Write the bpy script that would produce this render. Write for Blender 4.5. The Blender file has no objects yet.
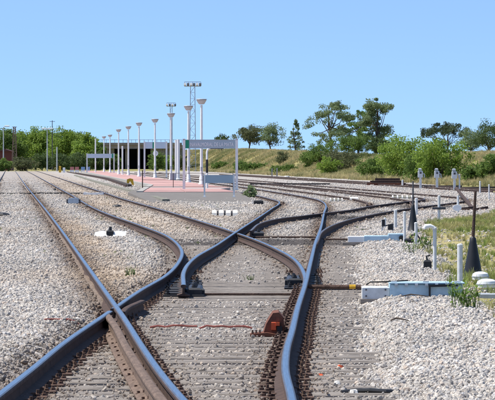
import bpy, bmesh, math, random
import numpy as np
from mathutils import Vector, Matrix
random.seed(7); rng = np.random.default_rng(11)
scene = bpy.context.scene
C = scene.collection
R = math.radians

# ------------------------------------------------------------------ camera, sky, sun, exposure
EYE, FPX, CX, HY = 1.30, 3600.0, 247.5, 163.0       # eye height (m), focal length and horizon of the photograph
cam = bpy.data.cameras.new('camera'); camo = bpy.data.objects.new('camera', cam); C.objects.link(camo)
cam.sensor_width = 36.0; cam.lens = FPX / 495 * 36.0; cam.clip_start = 0.5; cam.clip_end = 9000
camo.location = (0, 0, EYE)
camo.rotation_euler = (R(90) - math.atan((200 - HY) / FPX), 0, 0)
scene.camera = camo
SUN_EL, SUN_AZ = R(60), R(272)                        # azimuth clockwise from +Y: the sun stands high on the left
sv = Vector((math.cos(SUN_EL) * math.sin(SUN_AZ), math.cos(SUN_EL) * math.cos(SUN_AZ), math.sin(SUN_EL)))
world = bpy.data.worlds.new('World'); scene.world = world; world.use_nodes = True
wn = world.node_tree.nodes; wl = world.node_tree.links
sky = wn.new('ShaderNodeTexSky'); sky.sky_type = 'NISHITA'; sky.sun_disc = False
sky.sun_elevation = SUN_EL; sky.sun_rotation = SUN_AZ
sky.altitude = 200; sky.air_density = 1.0; sky.dust_density = 0.35; sky.ozone_density = 2.2
tint = wn.new('ShaderNodeMix'); tint.data_type = 'RGBA'; tint.blend_type = 'MULTIPLY'; tint.inputs[0].default_value = 1.0
tint.inputs[7].default_value = (0.905, 0.985, 1.04, 1)
wtc = wn.new('ShaderNodeTexCoord'); wmp = wn.new('ShaderNodeVectorMath'); wmp.operation = 'MULTIPLY_ADD'     # clear dry air: the blue reaches down to the horizon
wmp.inputs[1].default_value = (1, 1, 2.2); wmp.inputs[2].default_value = (0, 0, .175); wl.new(wtc.outputs['Generated'], wmp.inputs[0])
wno = wn.new('ShaderNodeVectorMath'); wno.operation = 'NORMALIZE'; wl.new(wmp.outputs[0], wno.inputs[0]); wl.new(wno.outputs[0], sky.inputs['Vector'])
wl.new(sky.outputs[0], tint.inputs[6]); wl.new(tint.outputs[2], wn['Background'].inputs[0])
wn['Background'].inputs[1].default_value = 0.128
sl = bpy.data.lights.new('sun', 'SUN'); sl.energy = 4.1; sl.angle = R(0.5); sl.color = (1.0, 0.95, 0.87)
so = bpy.data.objects.new('sun', sl); C.objects.link(so)
so.rotation_euler = sv.to_track_quat('Z', 'Y').to_euler()
scene.view_settings.view_transform = 'Standard'; scene.view_settings.look = 'None'
scene.view_settings.gamma = 1.0; scene.view_settings.exposure = 0.64; scene.view_settings.use_curve_mapping = False

# ------------------------------------------------------------------ materials
MATS = {}
def mat(name, col, rough=0.8, metal=0.0, var=0.18, scale=6.0, bump=0.0, bscale=60.0, col2=None, spec=0.3, stretch=None, transl=0.0):
    """plain procedural material: base colour broken up by noise, optional bump"""
    if name in MATS: return MATS[name]
    m = bpy.data.materials.new(name); m.use_nodes = True; n = m.node_tree.nodes; l = m.node_tree.links
    b = n['Principled BSDF']; b.inputs['Roughness'].default_value = rough; b.inputs['Metallic'].default_value = metal
    b.inputs['Specular IOR Level'].default_value = spec
    tc = n.new('ShaderNodeTexCoord'); mp = n.new('ShaderNodeMapping'); l.new(tc.outputs['Object'], mp.inputs[0])
    if stretch: mp.inputs['Scale'].default_value = stretch
    no = n.new('ShaderNodeTexNoise'); no.inputs['Scale'].default_value = scale; no.inputs['Detail'].default_value = 5
    no.inputs['Roughness'].default_value = 0.65; l.new(mp.outputs[0], no.inputs[0])
    cr = n.new('ShaderNodeValToRGB'); cr.color_ramp.elements[0].position = 0.3; cr.color_ramp.elements[1].position = 0.72
    c2 = col2 if col2 else tuple(c * (1 - 2 * var) for c in col)
    cr.color_ramp.elements[0].color = (*c2, 1); cr.color_ramp.elements[1].color = (*[min(1, c * (1 + var * .4)) for c in col], 1)
    l.new(no.outputs[0], cr.inputs[0]); l.new(cr.outputs[0], b.inputs['Base Color'])
    if bump:
        nb = n.new('ShaderNodeTexNoise'); nb.inputs['Scale'].default_value = bscale; l.new(mp.outputs[0], nb.inputs[0])
        bp = n.new('ShaderNodeBump'); bp.inputs['Strength'].default_value = bump; bp.inputs['Distance'].default_value = 0.02
        l.new(nb.outputs[0], bp.inputs['Height']); l.new(bp.outputs[0], b.inputs['Normal'])
    MATS[name] = m; return m

def leaf_mat(name, c1, c2):
    m = bpy.data.materials.new(name); m.use_nodes = True; n = m.node_tree.nodes; l = m.node_tree.links
    b = n['Principled BSDF']; b.inputs['Roughness'].default_value = 0.6; b.inputs['Specular IOR Level'].default_value = 0.25
    g = n.new('ShaderNodeNewGeometry'); cr = n.new('ShaderNodeValToRGB')
    cr.color_ramp.elements[0].color = (*c1, 1); cr.color_ramp.elements[1].color = (*c2, 1)
    l.new(g.outputs['Random Per Island'], cr.inputs[0]); l.new(cr.outputs[0], b.inputs['Base Color'])
    t = n.new('ShaderNodeBsdfTranslucent'); l.new(cr.outputs[0], t.inputs[0])
    mx = n.new('ShaderNodeMixShader'); mx.inputs[0].default_value = 0.45
    l.new(b.outputs[0], mx.inputs[1]); l.new(t.outputs[0], mx.inputs[2]); l.new(mx.outputs[0], n['Material Output'].inputs[0])
    MATS[name] = m; return m

def inst_mat(name, rough, translucent=0.0, bump=False):
    """colour comes from the attribute tone that each scattered piece carries"""
    m = bpy.data.materials.new(name); m.use_nodes = True; n = m.node_tree.nodes; l = m.node_tree.links
    b = n['Principled BSDF']; b.inputs['Roughness'].default_value = rough; b.inputs['Specular IOR Level'].default_value = 0.2
    a = n.new('ShaderNodeAttribute'); a.attribute_type = 'INSTANCER'; a.attribute_name = 'tone'
    no = n.new('ShaderNodeTexNoise'); no.inputs['Scale'].default_value = 2.2; no.inputs['Detail'].default_value = 4
    tc = n.new('ShaderNodeTexCoord'); l.new(tc.outputs['Object'], no.inputs[0])
    mr = n.new('ShaderNodeMapRange'); mr.inputs[1].default_value = .3; mr.inputs[2].default_value = .7; mr.inputs[3].default_value = .72; mr.inputs[4].default_value = 1.18
    l.new(no.outputs[0], mr.inputs[0])
    mx = n.new('ShaderNodeVectorMath'); mx.operation = 'SCALE'; l.new(a.outputs['Color'], mx.inputs[0]); l.new(mr.outputs[0], mx.inputs['Scale'])
    l.new(mx.outputs[0], b.inputs['Base Color'])
    if translucent:
        t = n.new('ShaderNodeBsdfTranslucent'); l.new(mx.outputs[0], t.inputs[0]); s = n.new('ShaderNodeMixShader'); s.inputs[0].default_value = translucent
        l.new(b.outputs[0], s.inputs[1]); l.new(t.outputs[0], s.inputs[2]); l.new(s.outputs[0], n['Material Output'].inputs[0])
    MATS[name] = m; return m

M_STEEL = mat('polished_rail_steel', (.50, .51, .53), rough=.24, metal=1.0, var=.2, scale=5, stretch=(14, .5, 8), bump=.12, bscale=40)
M_DULL = mat('dull_rail_steel', (.24, .215, .20), rough=.36, metal=.85, var=.25, scale=3, stretch=(8, .5, 8))
M_RUST = mat('rail_rust', (.088, .056, .043), rough=.9, var=.3, scale=9, bump=.4, col2=(.045, .03, .026))
M_RUSTRED = mat('red_rust', (.20, .075, .042), rough=.9, var=.3, scale=14, bump=.4, col2=(.09, .04, .028))
M_PLATE = mat('chair_rust', (.145, .09, .066), rough=.9, var=.3, scale=20, bump=.4, col2=(.055, .034, .026))
M_WING = mat('tan_rust', (.19, .13, .095), rough=.85, var=.25, scale=5, bump=.3, stretch=(6, 1, 6))
M_GREASE = mat('greasy_iron', (.028, .027, .028), rough=.5, var=.3, scale=20, spec=.5)
M_BLACK = mat('black_paint', (.012, .012, .014), rough=.5, var=.3, spec=.5)
M_WHITE = mat('white_paint', (.80, .80, .78), rough=.45, var=.06, scale=4, spec=.4)
M_WHITED = mat('weathered_white_paint', (.70, .71, .70), rough=.6, var=.14, scale=12, spec=.3)
M_CYAN = mat('pale_blue_paint', (.46, .63, .73), rough=.55, var=.16, scale=6, spec=.4)
M_SIGN = mat('sign_blue_grey', (.38, .47, .52), rough=.4, var=.04, scale=2, spec=.4)
M_SIGNB = mat('sign_pale_blue', (.56, .66, .74), rough=.4, var=.05, scale=2, spec=.4)
M_GREEN = mat('logo_green', (.02, .27, .16), rough=.4, var=.05, scale=2)
M_LETTER = mat('letter_white', (.86, .87, .88), rough=.4, var=.02)
M_ORANGE = mat('signal_orange', (.72, .13, .045), rough=.6, var=.15, scale=20)
M_REDCABLE = mat('red_conduit', (.36, .11, .085), rough=.65, var=.25, scale=12)
M_YELLOW = mat('yellow_paint', (.72, .42, .03), rough=.6, var=.2, scale=12)
M_CONC = mat('concrete', (.40, .38, .34), rough=.9, var=.18, scale=3, bump=.3)
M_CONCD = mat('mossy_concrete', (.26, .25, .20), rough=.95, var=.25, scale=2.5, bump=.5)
M_PAVE = mat('grey_asphalt_paving', (.20, .18, .16), rough=.95, var=.16, scale=2.2, bump=.5, bscale=90)
M_TILE = mat('red_paving', (.53, .315, .275), rough=.85, var=.16, scale=.9)
M_TILEG = mat('worn_grey_paving', (.42, .35, .32), rough=.9, var=.12, scale=1.5)
M_LAMPG = mat('lamp_grey', (.55, .54, .52), rough=.5, var=.1)
M_GALV = mat('galvanised_steel', (.50, .52, .54), rough=.5, metal=.35, var=.12, scale=8)
M_DARKST = mat('dark_steel', (.10, .10, .11), rough=.55, metal=.2, var=.2)
M_BARK = mat('bark', (.14, .105, .08), rough=.95, var=.3, scale=8, bump=.5)
M_STONEW = mat('whitewashed_stone', (.68, .66, .61), rough=.85, var=.12, scale=15, bump=.3)
M_BALISE = mat('grey_blue_casing', (.46, .52, .57), rough=.5, var=.12, scale=10)
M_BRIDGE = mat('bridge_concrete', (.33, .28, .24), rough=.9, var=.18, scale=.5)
M_SHADE = mat('shade_dark_concrete', (.14, .14, .15), rough=.95, var=.2, scale=.5)  # dark tone stands in for the shade inside the bridge opening
M_TIMBER = mat('weathered_timber', (.40, .355, .31), rough=.9, var=.24, scale=5, bump=.8, bscale=26, col2=(.15, .125, .105), stretch=(.8, 9, 6))
M_TIMBERD = mat('oiled_timber', (.115, .098, .088), rough=.85, var=.3, scale=7, bump=.6, bscale=30, stretch=(1, 9, 6))
M_PINK = mat('red_shed', (.16, .055, .045), rough=.8, var=.15)
M_REDP = mat('faded_red_panel', (.55, .22, .19), rough=.6, var=.15)
M_BLUE = mat('blue_panel', (.22, .38, .58), rough=.5, var=.1)
M_PORC = mat('white_porcelain', (.82, .82, .80), rough=.25, var=.05, spec=.6)
M_HOSE = mat('black_rubber', (.02, .02, .02), rough=.7, var=.2)

# ------------------------------------------------------------------ building helpers
def at(px, py, z=0.0):
    """point at height z that stands at this place of the photograph (real depth from the ground plane)"""
    Y = (EYE - z) * FPX / (py - HY); return Vector(((px - CX) / FPX * Y, Y, z))
def xat(px, Y): return (px - CX) / FPX * Y
def zat(py, Y): return EYE - (py - HY) / FPX * Y

class MB:
    def __init__(s): s.v = []; s.f = []; s.mi = []
    def add(s, vs, fs, mi=0):
        o = len(s.v); s.v += [tuple(v) for v in vs]; s.f += [tuple(i + o for i in f) for f in fs]; s.mi += [mi] * len(fs); return s
    def box(s, x0, x1, y0, y1, z0, z1, mi=0, bev=0.0):
        if bev > 0:
            b = bev; vs = []; 
            for z, i in ((z0, 0), (z1 - b, 0), (z1, b)):
                vs += [(x0 + i, y0 + i, z), (x1 - i, y0 + i, z), (x1 - i, y1 - i, z), (x0 + i, y1 - i, z)]
            fs = [(3, 2, 1, 0), (8, 9, 10, 11)]
            for k in (0, 4):
                for i in range(4): j = (i + 1) % 4; fs.append((k + i, k + j, k + 4 + j, k + 4 + i))
            return s.add(vs, fs, mi)
        vs = [(x0, y0, z0), (x1, y0, z0), (x1, y1, z0), (x0, y1, z0), (x0, y0, z1), (x1, y0, z1), (x1, y1, z1), (x0, y1, z1)]
        return s.add(vs, [(3, 2, 1, 0), (4, 5, 6, 7), (0, 1, 5, 4), (1, 2, 6, 5), (2, 3, 7, 6), (3, 0, 4, 7)], mi)
    def bar(s, a, b, w, h=None, mi=0):
        """box beam from a to b"""
        a = Vector(a); b = Vector(b); d = (b - a).normalized(); h = h or w
        up = Vector((0, 0, 1)) if abs(d.z) < .95 else Vector((0, 1, 0))
        r = d.cross(up).normalized() * w / 2; u = r.cross(d).normalized() * h / 2
        vs = [a - r - u, a + r - u, a + r + u, a - r + u, b - r - u, b + r - u, b + r + u, b - r + u]
        return s.add(vs, [(0, 1, 2, 3), (7, 6, 5, 4), (4, 5, 1, 0), (5, 6, 2, 1), (6, 7, 3, 2), (7, 4, 0, 3)], mi)
    def tube(s, pts, rads, n=10, mi=0, caps=True):
        pts = [Vector(p) for p in pts]
        if not hasattr(rads, '__len__'): rads = [rads] * len(pts)
        vs = []; fs = []; pr = None
        for i, p in enumerate(pts):
            d = (pts[min(i + 1, len(pts) - 1)] - pts[max(i - 1, 0)]).normalized()
            if pr is None:
                up = Vector((0, 0, 1)) if abs(d.z) < .9 else Vector((0, 1, 0)); r = d.cross(up).normalized()
            else: r = (pr - d * pr.dot(d)).normalized()
            pr = r; u = r.cross(d)
            for k in range(n):
                t = 2 * math.pi * k / n; vs.append(p + (r * math.cos(t) + u * math.sin(t)) * rads[i])
        for i in range(len(pts) - 1):
            for k in range(n):
                j = (k + 1) % n; fs.append((i * n + j, i * n + k, (i + 1) * n + k, (i + 1) * n + j))
        if caps: fs.append(tuple(range(n))); fs.append(tuple(reversed(range((len(pts) - 1) * n, len(pts) * n))))
        return s.add(vs, fs, mi)
    def lathe(s, prof, cx=0, cy=0, n=20, mi=0):
        vs = []; fs = []
        for r, z in prof:
            for k in range(n):
                t = 2 * math.pi * k / n; vs.append((cx + r * math.cos(t), cy + r * math.sin(t), z))
        for i in range(len(prof) - 1):
            for k in range(n):
                j = (k + 1) % n; fs.append((i * n + k, i * n + j, (i + 1) * n + j, (i + 1) * n + k))
        fs.append(tuple(reversed(range(n)))); fs.append(tuple(range((len(prof) - 1) * n, len(prof) * n)))
        return s.add(vs, fs, mi)
    def prism(s, poly, y0, y1, mi=0):
        """polygon in x,z extruded along y"""
        n = len(poly); vs = [(x, y0, z) for x, z in poly] + [(x, y1, z) for x, z in poly]
        fs = [tuple(range(n)), tuple(reversed(range(n, 2 * n)))]
        for i in range(n): j = (i + 1) % n; fs.append((j, i, n + i, n + j))
        return s.add(vs, fs, mi)
    def mesh(s, name, mats, smooth=False):
        me = bpy.data.meshes.new(name); me.from_pydata(s.v, [], s.f)
        for m in (mats if isinstance(mats, (list, tuple)) else [mats]): me.materials.append(m)
        if any(s.mi): me.polygons.foreach_set('material_index', s.mi)
        bm = bmesh.new(); bm.from_mesh(me); bmesh.ops.recalc_face_normals(bm, faces=bm.faces); bm.to_mesh(me); bm.free()
        if smooth:
            me.shade_smooth(); me.set_sharp_from_angle(angle=R(40))
        me.update(); return me
    def build(s, name, mats, parent=None, loc=None, smooth=False, rz=0):
        return link(name, s.mesh(name, mats, smooth), parent, loc, rz)
def link(name, me, parent=None, loc=None, rz=0):
    o = bpy.data.objects.new(name, me); C.objects.link(o)
    if parent: o.parent = parent
    if loc is not None: o.location = loc
    if rz: o.rotation_euler.z = rz
    return o
def tag(o, label=None, cat=None, group=None, kind=None):
    if label: o['label'] = label
    if cat: o['category'] = cat
    if group: o['group'] = group
    if kind: o['kind'] = kind
    return o
def thing(name, label, cat, loc=(0, 0, 0), rz=0, group=None):
    o = bpy.data.objects.new(name, None); C.objects.link(o); o.empty_display_size = .2
    o.location = loc; o.rotation_euler.z = rz
    return tag(o, label, cat, group)
def children(o): return [c for c in bpy.data.objects if c.parent == o]
def copy_tree(o, loc, label, rz=None, scale=None):
    c = o.copy(); C.objects.link(c); c.location = loc; c['label'] = label
    if rz is not None: c.rotation_euler.z = rz
    if scale: c.scale = scale
    for ch in children(o):
        d = ch.copy(); C.objects.link(d); d.parent = c
        for g in children(ch):
            e = g.copy(); C.objects.link(e); e.parent = d
    return c

# ------------------------------------------------------------------ where the rails run: X as a function of Y
class Curve:
    """smooth monotone-in-Y line through (Y, X)"""
    def __init__(s, pts):
        pts = sorted(pts); s.y = np.array([p[0] for p in pts]); s.x = np.array([p[1] for p in pts])
        h = np.diff(s.y); dl = np.diff(s.x) / h; m = np.zeros(len(pts))
        m[0] = dl[0]; m[-1] = dl[-1]
        m[1:-1] = (dl[:-1] * h[1:] + dl[1:] * h[:-1]) / (h[:-1] + h[1:]); s.m = m
    def __call__(s, Y):
        Y = np.asarray(Y, float); i = np.clip(np.searchsorted(s.y, Y) - 1, 0, len(s.y) - 2)
        h = s.y[i + 1] - s.y[i]; t = (Y - s.y[i]) / h
        tc = np.clip(t, 0, 1)
        r = (2*tc**3-3*tc**2+1)*s.x[i] + (tc**3-2*tc**2+tc)*h*s.m[i] + (-2*tc**3+3*tc**2)*s.x[i+1] + (tc**3-tc**2)*h*s.m[i+1]
        return r + np.where(t < 0, t*h*s.m[i], 0) + np.where(t > 1, (t-1)*h*s.m[i+1], 0)
def gp(*pp):
    return [((EYE * FPX / (y - HY)), (x - CX) / (y - HY) * EYE) for x, y in pp]
G = 1.668
def off(c, d, Ys):  return Curve([(y, float(c(y)) + d) for y in Ys])
def tail(pts, slope, Ys):
    y0, x0 = max(pts); return pts + [(y, x0 + slope * (y - y0)) for y in Ys]
L1c = Curve([(14, .12), *gp((177.5, 394), (120, 312.5), (66.7, 237.6), (26.7, 186.7)), *[(y, 1.0 - .0661*(y-20.3) - 1.394 - .003) for y in (420, 700)]])
L0c = off(L1c, -G, (10, 20, 31, 60, 100, 200, 420, 700))
P1c = Curve([(12, -1.50), *gp((5, 389), (32.5, 367.5), (60, 345), (105, 314), (140, 290), (165, 275.5), (178, 262.5), (182, 252.5), (177.5, 243.7), (167.5, 236), (140, 225), (112.5, 215.5)), (151, -7.45), (250, -13.9), (420, -25.0), (700, -43.5)])
Qc = Curve([(12, .21), *gp((291, 394), (285.5, 370), (286.5, 350), (292, 330), (297.5, 307.5), (304.5, 285.8), (310.6, 261.5), (315.5, 242), (320, 230), (324, 212.8), (325.9, 205.5)),
            (119, 2.52), (127, 2.52), (135, 2.36), (146, 1.98), (165, 1.15), (190, .02), (250, -3.1), (420, -12.7), (700, -28.5)])
P2c = Curve([*gp((183.5, 285), (183.5, 272.4), (188, 264), (196, 256.7), (213, 247), (235, 232.4), (259, 217), (272, 208.3)), (116, 1.02), (122, 1.06), (130, .86), (146, .30), (165, -.53), (190, -1.66), (250, -4.78), (420, -14.4), (700, -30.2)])
R2c = Curve([(38, float(Qc(38)) - .004), (40.5, float(Qc(40.5)) - .012), *gp((303.4, 271), (293.6, 258), (274, 247), (250, 237), (228, 229.5), (178, 214)), (134, -4.7), (151, -5.8), (250, -12.25), (420, -23.35), (700, -41.8)])
R3Lc = Curve([*gp((250.5, 231), (263, 222.5), (280, 218.6), (300, 216.2), (321, 213.6), (350, 210), (369, 206.5), (405, 201.9), (424, 199.6)), (131.5, 6.45), (136, 6.45), (142, 6.22), (156, 5.43), (175, 4.35), (250, .1), (420, -9.5), (700, -25.3)])
R3Rc = Curve([(57.5, float(Qc(57.5)) + .004), (60.5, float(Qc(60.5)) + .02), *gp((322, 231), (332, 225), (350, 219), (379, 212.8), (406.5, 208.3), (430, 205.2), (446, 203.3), (463, 200.9)), (130, 7.95), (136, 8.15), (142, 7.92), (156, 7.12), (175, 6.03), (250, 1.77), (420, -7.83), (700, -23.6)])
T4Lc = Curve([*gp((367, 204.3), (366, 201.8)), (126, 3.95), (133, 3.85), (142, 3.52), (169, 2.3), (250, -1.7), (420, -11.2), (700, -27.0)])
T4Rc = Curve([*gp((413, 206.6), (411, 203)), (126, 5.6), (133, 5.52), (142, 5.19), (169, 3.97), (250, -.03), (420, -9.53), (700, -25.4)])
T6Lc = Curve([(150, 12.1), (200, 9.2), (250, 6.3), (330, 1.8), (420, -3.3), (700, -19.1)])
T6Rc = off(T6Lc, G, (150, 200, 250, 330, 420, 700))
SIDc = Curve([(192, -6.3), (300, -13.3), (420, -20.6), (600, -32)])            # siding beside the platform
RAILS = [('L1', L1c, 16, 640), ('L0', L0c, 40, 640), ('P1', P1c, 16, 640), ('Q', Qc, 16, 500), ('P2', P2c, 38.4, 500), ('R2', R2c, 41.4, 640),
         ('R3L', R3Lc, 68.8, 500), ('R3R', R3Rc, 60, 500), ('T4L', T4Lc, 113.5, 500), ('T4R', T4Rc, 108, 500), ('T6L', T6Lc, 165, 420), ('T6R', T6Rc, 165, 420)]

# ------------------------------------------------------------------ terrain
def sstep(a, b, x): t = np.clip((x - a) / (b - a), 0, 1); return t * t * (3 - 2 * t)
_ph = rng.uniform(0, 6.28, (10, 2)); _dr = rng.normal(size=(10, 2)); _dr /= np.linalg.norm(_dr, axis=1)[:, None]
def lump(X, Y, wl_):
    """cheap smooth noise in -1..1 for terrain and patches"""
    r = 0
    for k in range(10):
        w = wl_ * (0.55 + .13 * k); r = r + np.sin((X * _dr[k, 0] + Y * _dr[k, 1]) * 6.28 / w + _ph[k, 0]) * (.6 + .4 * math.cos(_ph[k, 1]))
    return np.clip(r / 3.2, -1, 1)
def bank_foot(Y): return np.interp(Y, [100, 165, 250, 330, 420, 700, 1200], [22, 17.2, 12.3, 8.2, 3.2, -12.4, -41])
def bank_h(X, Y): return np.interp(X, [-20, 0, 6, 14, 40], [4.6, 3.6, 2.9, 2.0, 2.0])
def grass_mask(X, Y):
    e = np.interp(Y, [10, 27, 31, 40, 55, 70, 84, 96, 112, 140], [3.2, 2.4, 2.2, 2.25, 2.75, 3.35, 4.2, 6.2, 8.2, 11.5])
    return sstep(-.12, .25, X - e + .22 * lump(X, Y * .25, 2.2))
def trough(X, Y):
    lo = np.minimum(P1c(Y), L1c(Y)) ; m = sstep(-.34, -.14, X - P1c(Y)) * (1 - sstep(.55, .95, X - np.maximum(Qc(Y), np.where(Y > 60, R3Rc(Y), -9))))
    return m * (1 - sstep(60, 100, Y))
def crib(X, Y):
    return sstep(37.6, 38.2, Y) * (1 - sstep(42.8, 44.2, Y)) * sstep(.02, .15, X - P2c(Y)) * (1 - sstep(-.2, -.05, X - R2c(Y)))
def ground_z(X, Y):
    X = np.asarray(X, float); Y = np.asarray(Y, float)
    z = -.088 + .010 * sstep(44, 60, Y) - (.087 + .010 * sstep(44, 60, Y)) * trough(X, Y) - .045 * crib(X, Y) + .010 * lump(X, Y, 3.1) * sstep(10, 30, Y) * (1 - sstep(50, 90, Y))
    z = z - .03 * grass_mask(X, Y) * sstep(10, 20, Y) + .03 * lump(X, Y, 5.0) * grass_mask(X, Y)
    s = X - bank_foot(Y)
    z = z + bank_h(X, Y) * sstep(0, 9, s + .8 * lump(X, Y, 17)) * sstep(120, 200, Y) + .10 * lump(X, Y, 6) * sstep(0, 5, s) * sstep(150, 220, Y)
    return z
def near_rail(X, Y):
    d = np.full(np.broadcast(X, Y).shape, 9.0)
    for _, c, a, b in RAILS:
        e = np.abs(X - c(Y)) + np.maximum(0, a - Y) * .3 + np.maximum(0, Y - b) * .3; d = np.minimum(d, e)
    return d
def dark_patch(X, Y):
    """grease and brake dust around the switch rods and crossings"""
    def el(cx, cy, rx, ry): return np.exp(-(((X - cx) / rx) ** 2 + ((Y - cy) / ry) ** 2) ** 2)
    return np.clip(el(.55, 65.5, 1.1, 2.6) + .9 * el(2.2, 91, 1.2, 3.5) + .8 * el(-.45, 40.5, .5, 1.2) + .8 * el(.45, 42, .5, 2) + .7 * el(5.4, 112, 1.6, 4) + .5 * el(3.2, 100, 1.0, 3), 0, 1)
def sand_patch(X, Y):
    """tan sandy fines between the tracks"""
    a = np.exp(-((X - (L1c(Y) + .36)) / .34) ** 2) * sstep(36, 42, Y) * (1 - sstep(70, 110, Y)) * (.8 + .6 * lump(X, Y * .2, 1.7))
    b = np.exp(-((X - (P1c(Y) + .8)) / .75) ** 2) * sstep(62, 85, Y) * .8
    c = np.exp(-((X - (R2c(Y) + .9)) / .7) ** 2) * sstep(75, 100, Y) * .55
    return np.clip(np.clip(a, 0, 1) + b + c + .4 * np.clip(lump(X, Y * .3, 4.3), 0, 1), 0, 1)

def grid_axis(a, b, s0, grow):
    r = [a]; s = s0
    while r[-1] < b: r.append(r[-1] + s); s *= grow
    return r
xs = np.array(sorted(set([round(v, 3) for v in np.arange(-9, 14, .14)] + [-9 - v for v in grid_axis(.3, 2500, .4, 1.16)] + [14 + v for v in grid_axis(.3, 2500, .4, 1.16)])))
ys = np.array(sorted(set([-40, -20, -8, 0, 5, 9, 12] + [round(v, 3) for v in grid_axis(14, 160, .22, 1.004)] + grid_axis(161.5, 5200, 1.6, 1.022))))
GX, GY = np.meshgrid(xs, ys); GZ = ground_z(GX, GY)
nx, ny = len(xs), len(ys)
me = bpy.data.meshes.new('ground')
me.vertices.add(nx * ny); me.vertices.foreach_set('co', np.stack([GX, GY, GZ], -1).ravel())
ii = (np.arange(ny - 1)[:, None] * nx + np.arange(nx - 1)[None, :]).ravel()
quads = np.stack([ii, ii + 1, ii + nx + 1, ii + nx], -1)
me.loops.add(quads.size); me.loops.foreach_set('vertex_index', quads.ravel())
me.polygons.add(len(quads)); me.polygons.foreach_set('loop_start', np.arange(0, quads.size, 4))
me.update(calc_edges=True); me.validate(); me.shade_smooth()
rust = np.exp(-(near_rail(GX, GY) / .24) ** 2)
bank = sstep(-2.2, .3, GX - bank_foot(GY) + 1.2 * lump(GX, GY, 9)) * sstep(110, 170, GY)
far_land = np.clip(sstep(560, 640, GY) + (1 - sstep(-60, -40, GX + GY * .066)) + sstep(0, 20, GX - 25), 0, 1)
grass = np.clip(np.maximum(np.maximum(grass_mask(GX, GY) * sstep(12, 24, GY), bank), far_land), 0, 1)
msk = me.color_attributes.new('mask', 'FLOAT_COLOR', 'POINT')
msk.data.foreach_set('color', np.stack([rust, sand_patch(GX, GY), grass, dark_patch(GX, GY)], -1).astype(np.float32).ravel())
m = bpy.data.materials.new('ballast_and_grassland'); m.use_nodes = True; n = m.node_tree.nodes; l = m.node_tree.links
b = n['Principled BSDF']; b.inputs['Roughness'].default_value = .95; b.inputs['Specular IOR Level'].default_value = .1
at_ = n.new('ShaderNodeAttribute'); at_.attribute_name = 'mask'; sp = n.new('ShaderNodeSeparateColor'); l.new(at_.outputs['Color'], sp.inputs[0])
tc = n.new('ShaderNodeTexCoord')
def noise(scale, detail=4, rough=.6, vec=None, typ='ShaderNodeTexNoise'):
    q = n.new(typ); q.inputs['Scale'].default_value = scale
    if typ == 'ShaderNodeTexNoise': q.inputs['Detail'].default_value = detail; q.inputs['Roughness'].default_value = rough
    l.new(vec if vec else tc.outputs['Object'], q.inputs['Vector']); return q
def ramp(src, stops):
    r = n.new('ShaderNodeValToRGB'); e = r.color_ramp.elements
    while len(e) < len(stops): e.new(.5)
    for k, (p, c) in enumerate(stops): e[k].position = p; e[k].color = (*c, 1)
    l.new(src, r.inputs[0]); return r
def mixc(f, a, b2, blend='MIX'):
    q = n.new('ShaderNodeMix'); q.data_type = 'RGBA'; q.blend_type = blend
    if isinstance(f, float): q.inputs[0].default_value = f
    else: l.new(f, q.inputs[0])
    l.new(a, q.inputs[6])
    if isinstance(b2, tuple): q.inputs[7].default_value = (*b2, 1)
    else: l.new(b2, q.inputs[7])
    return q.outputs[2]
vor = noise(22, typ='ShaderNodeTexVoronoi')
sepv = n.new('ShaderNodeSeparateColor'); l.new(vor.outputs['Color'], sepv.inputs[0])
stone = ramp(sepv.outputs[0], [(0, (.17, .16, .155)), (.25, (.33, .315, .30)), (.6, (.46, .435, .405)), (.85, (.55, .50, .44)), (1, (.66, .65, .63))])
big = ramp(noise(.35, 5).outputs[0], [(.3, (.80, .78, .76)), (.7, (1.06, 1.04, 1.02))])
col = mixc(1.0, stone.outputs[0], big.outputs[0], 'MULTIPLY')
sandc = ramp(noise(2.0, 6).outputs[0], [(.3, (.36, .29, .22)), (.7, (.50, .42, .33))])
col = mixc(sp.outputs[1], col, sandc.outputs[0])
rustc = ramp(noise(9, 5).outputs[0], [(.3, (.085, .055, .04)), (.7, (.21, .14, .10))])
rf = n.new('ShaderNodeMath'); rf.operation = 'MULTIPLY'; rf.inputs[1].default_value = .8; l.new(sp.outputs[0], rf.inputs[0])
col = mixc(rf.outputs[0], col, rustc.outputs[0])
col = mixc(at_.outputs['Alpha'], col, (.055, .05, .05))
gn_ = noise(.12, 6); g2 = noise(.9, 5)
gr = ramp(gn_.outputs[0], [(.30, (.13, .15, .045)), (.45, (.27, .25, .10)), (.58, (.37, .32, .16)), (.75, (.43, .36, .20))])
gr2 = ramp(g2.outputs[0], [(.3, (.62, .66, .6)), (.7, (1.15, 1.1, 1.0))])
grc = mixc(1.0, gr.outputs[0], gr2.outputs[0], 'MULTIPLY')
col = mixc(sp.outputs[2], col, grc)
l.new(col, b.inputs['Base Color'])
bp = n.new('ShaderNodeBump'); bp.inputs['Strength'].default_value = .9; bp.inputs['Distance'].default_value = .03
l.new(vor.outputs['Distance'], bp.inputs['Height']); l.new(bp.outputs[0], b.inputs['Normal'])
me.materials.append(m)
tag(link('ground', me), kind='structure')

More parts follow.
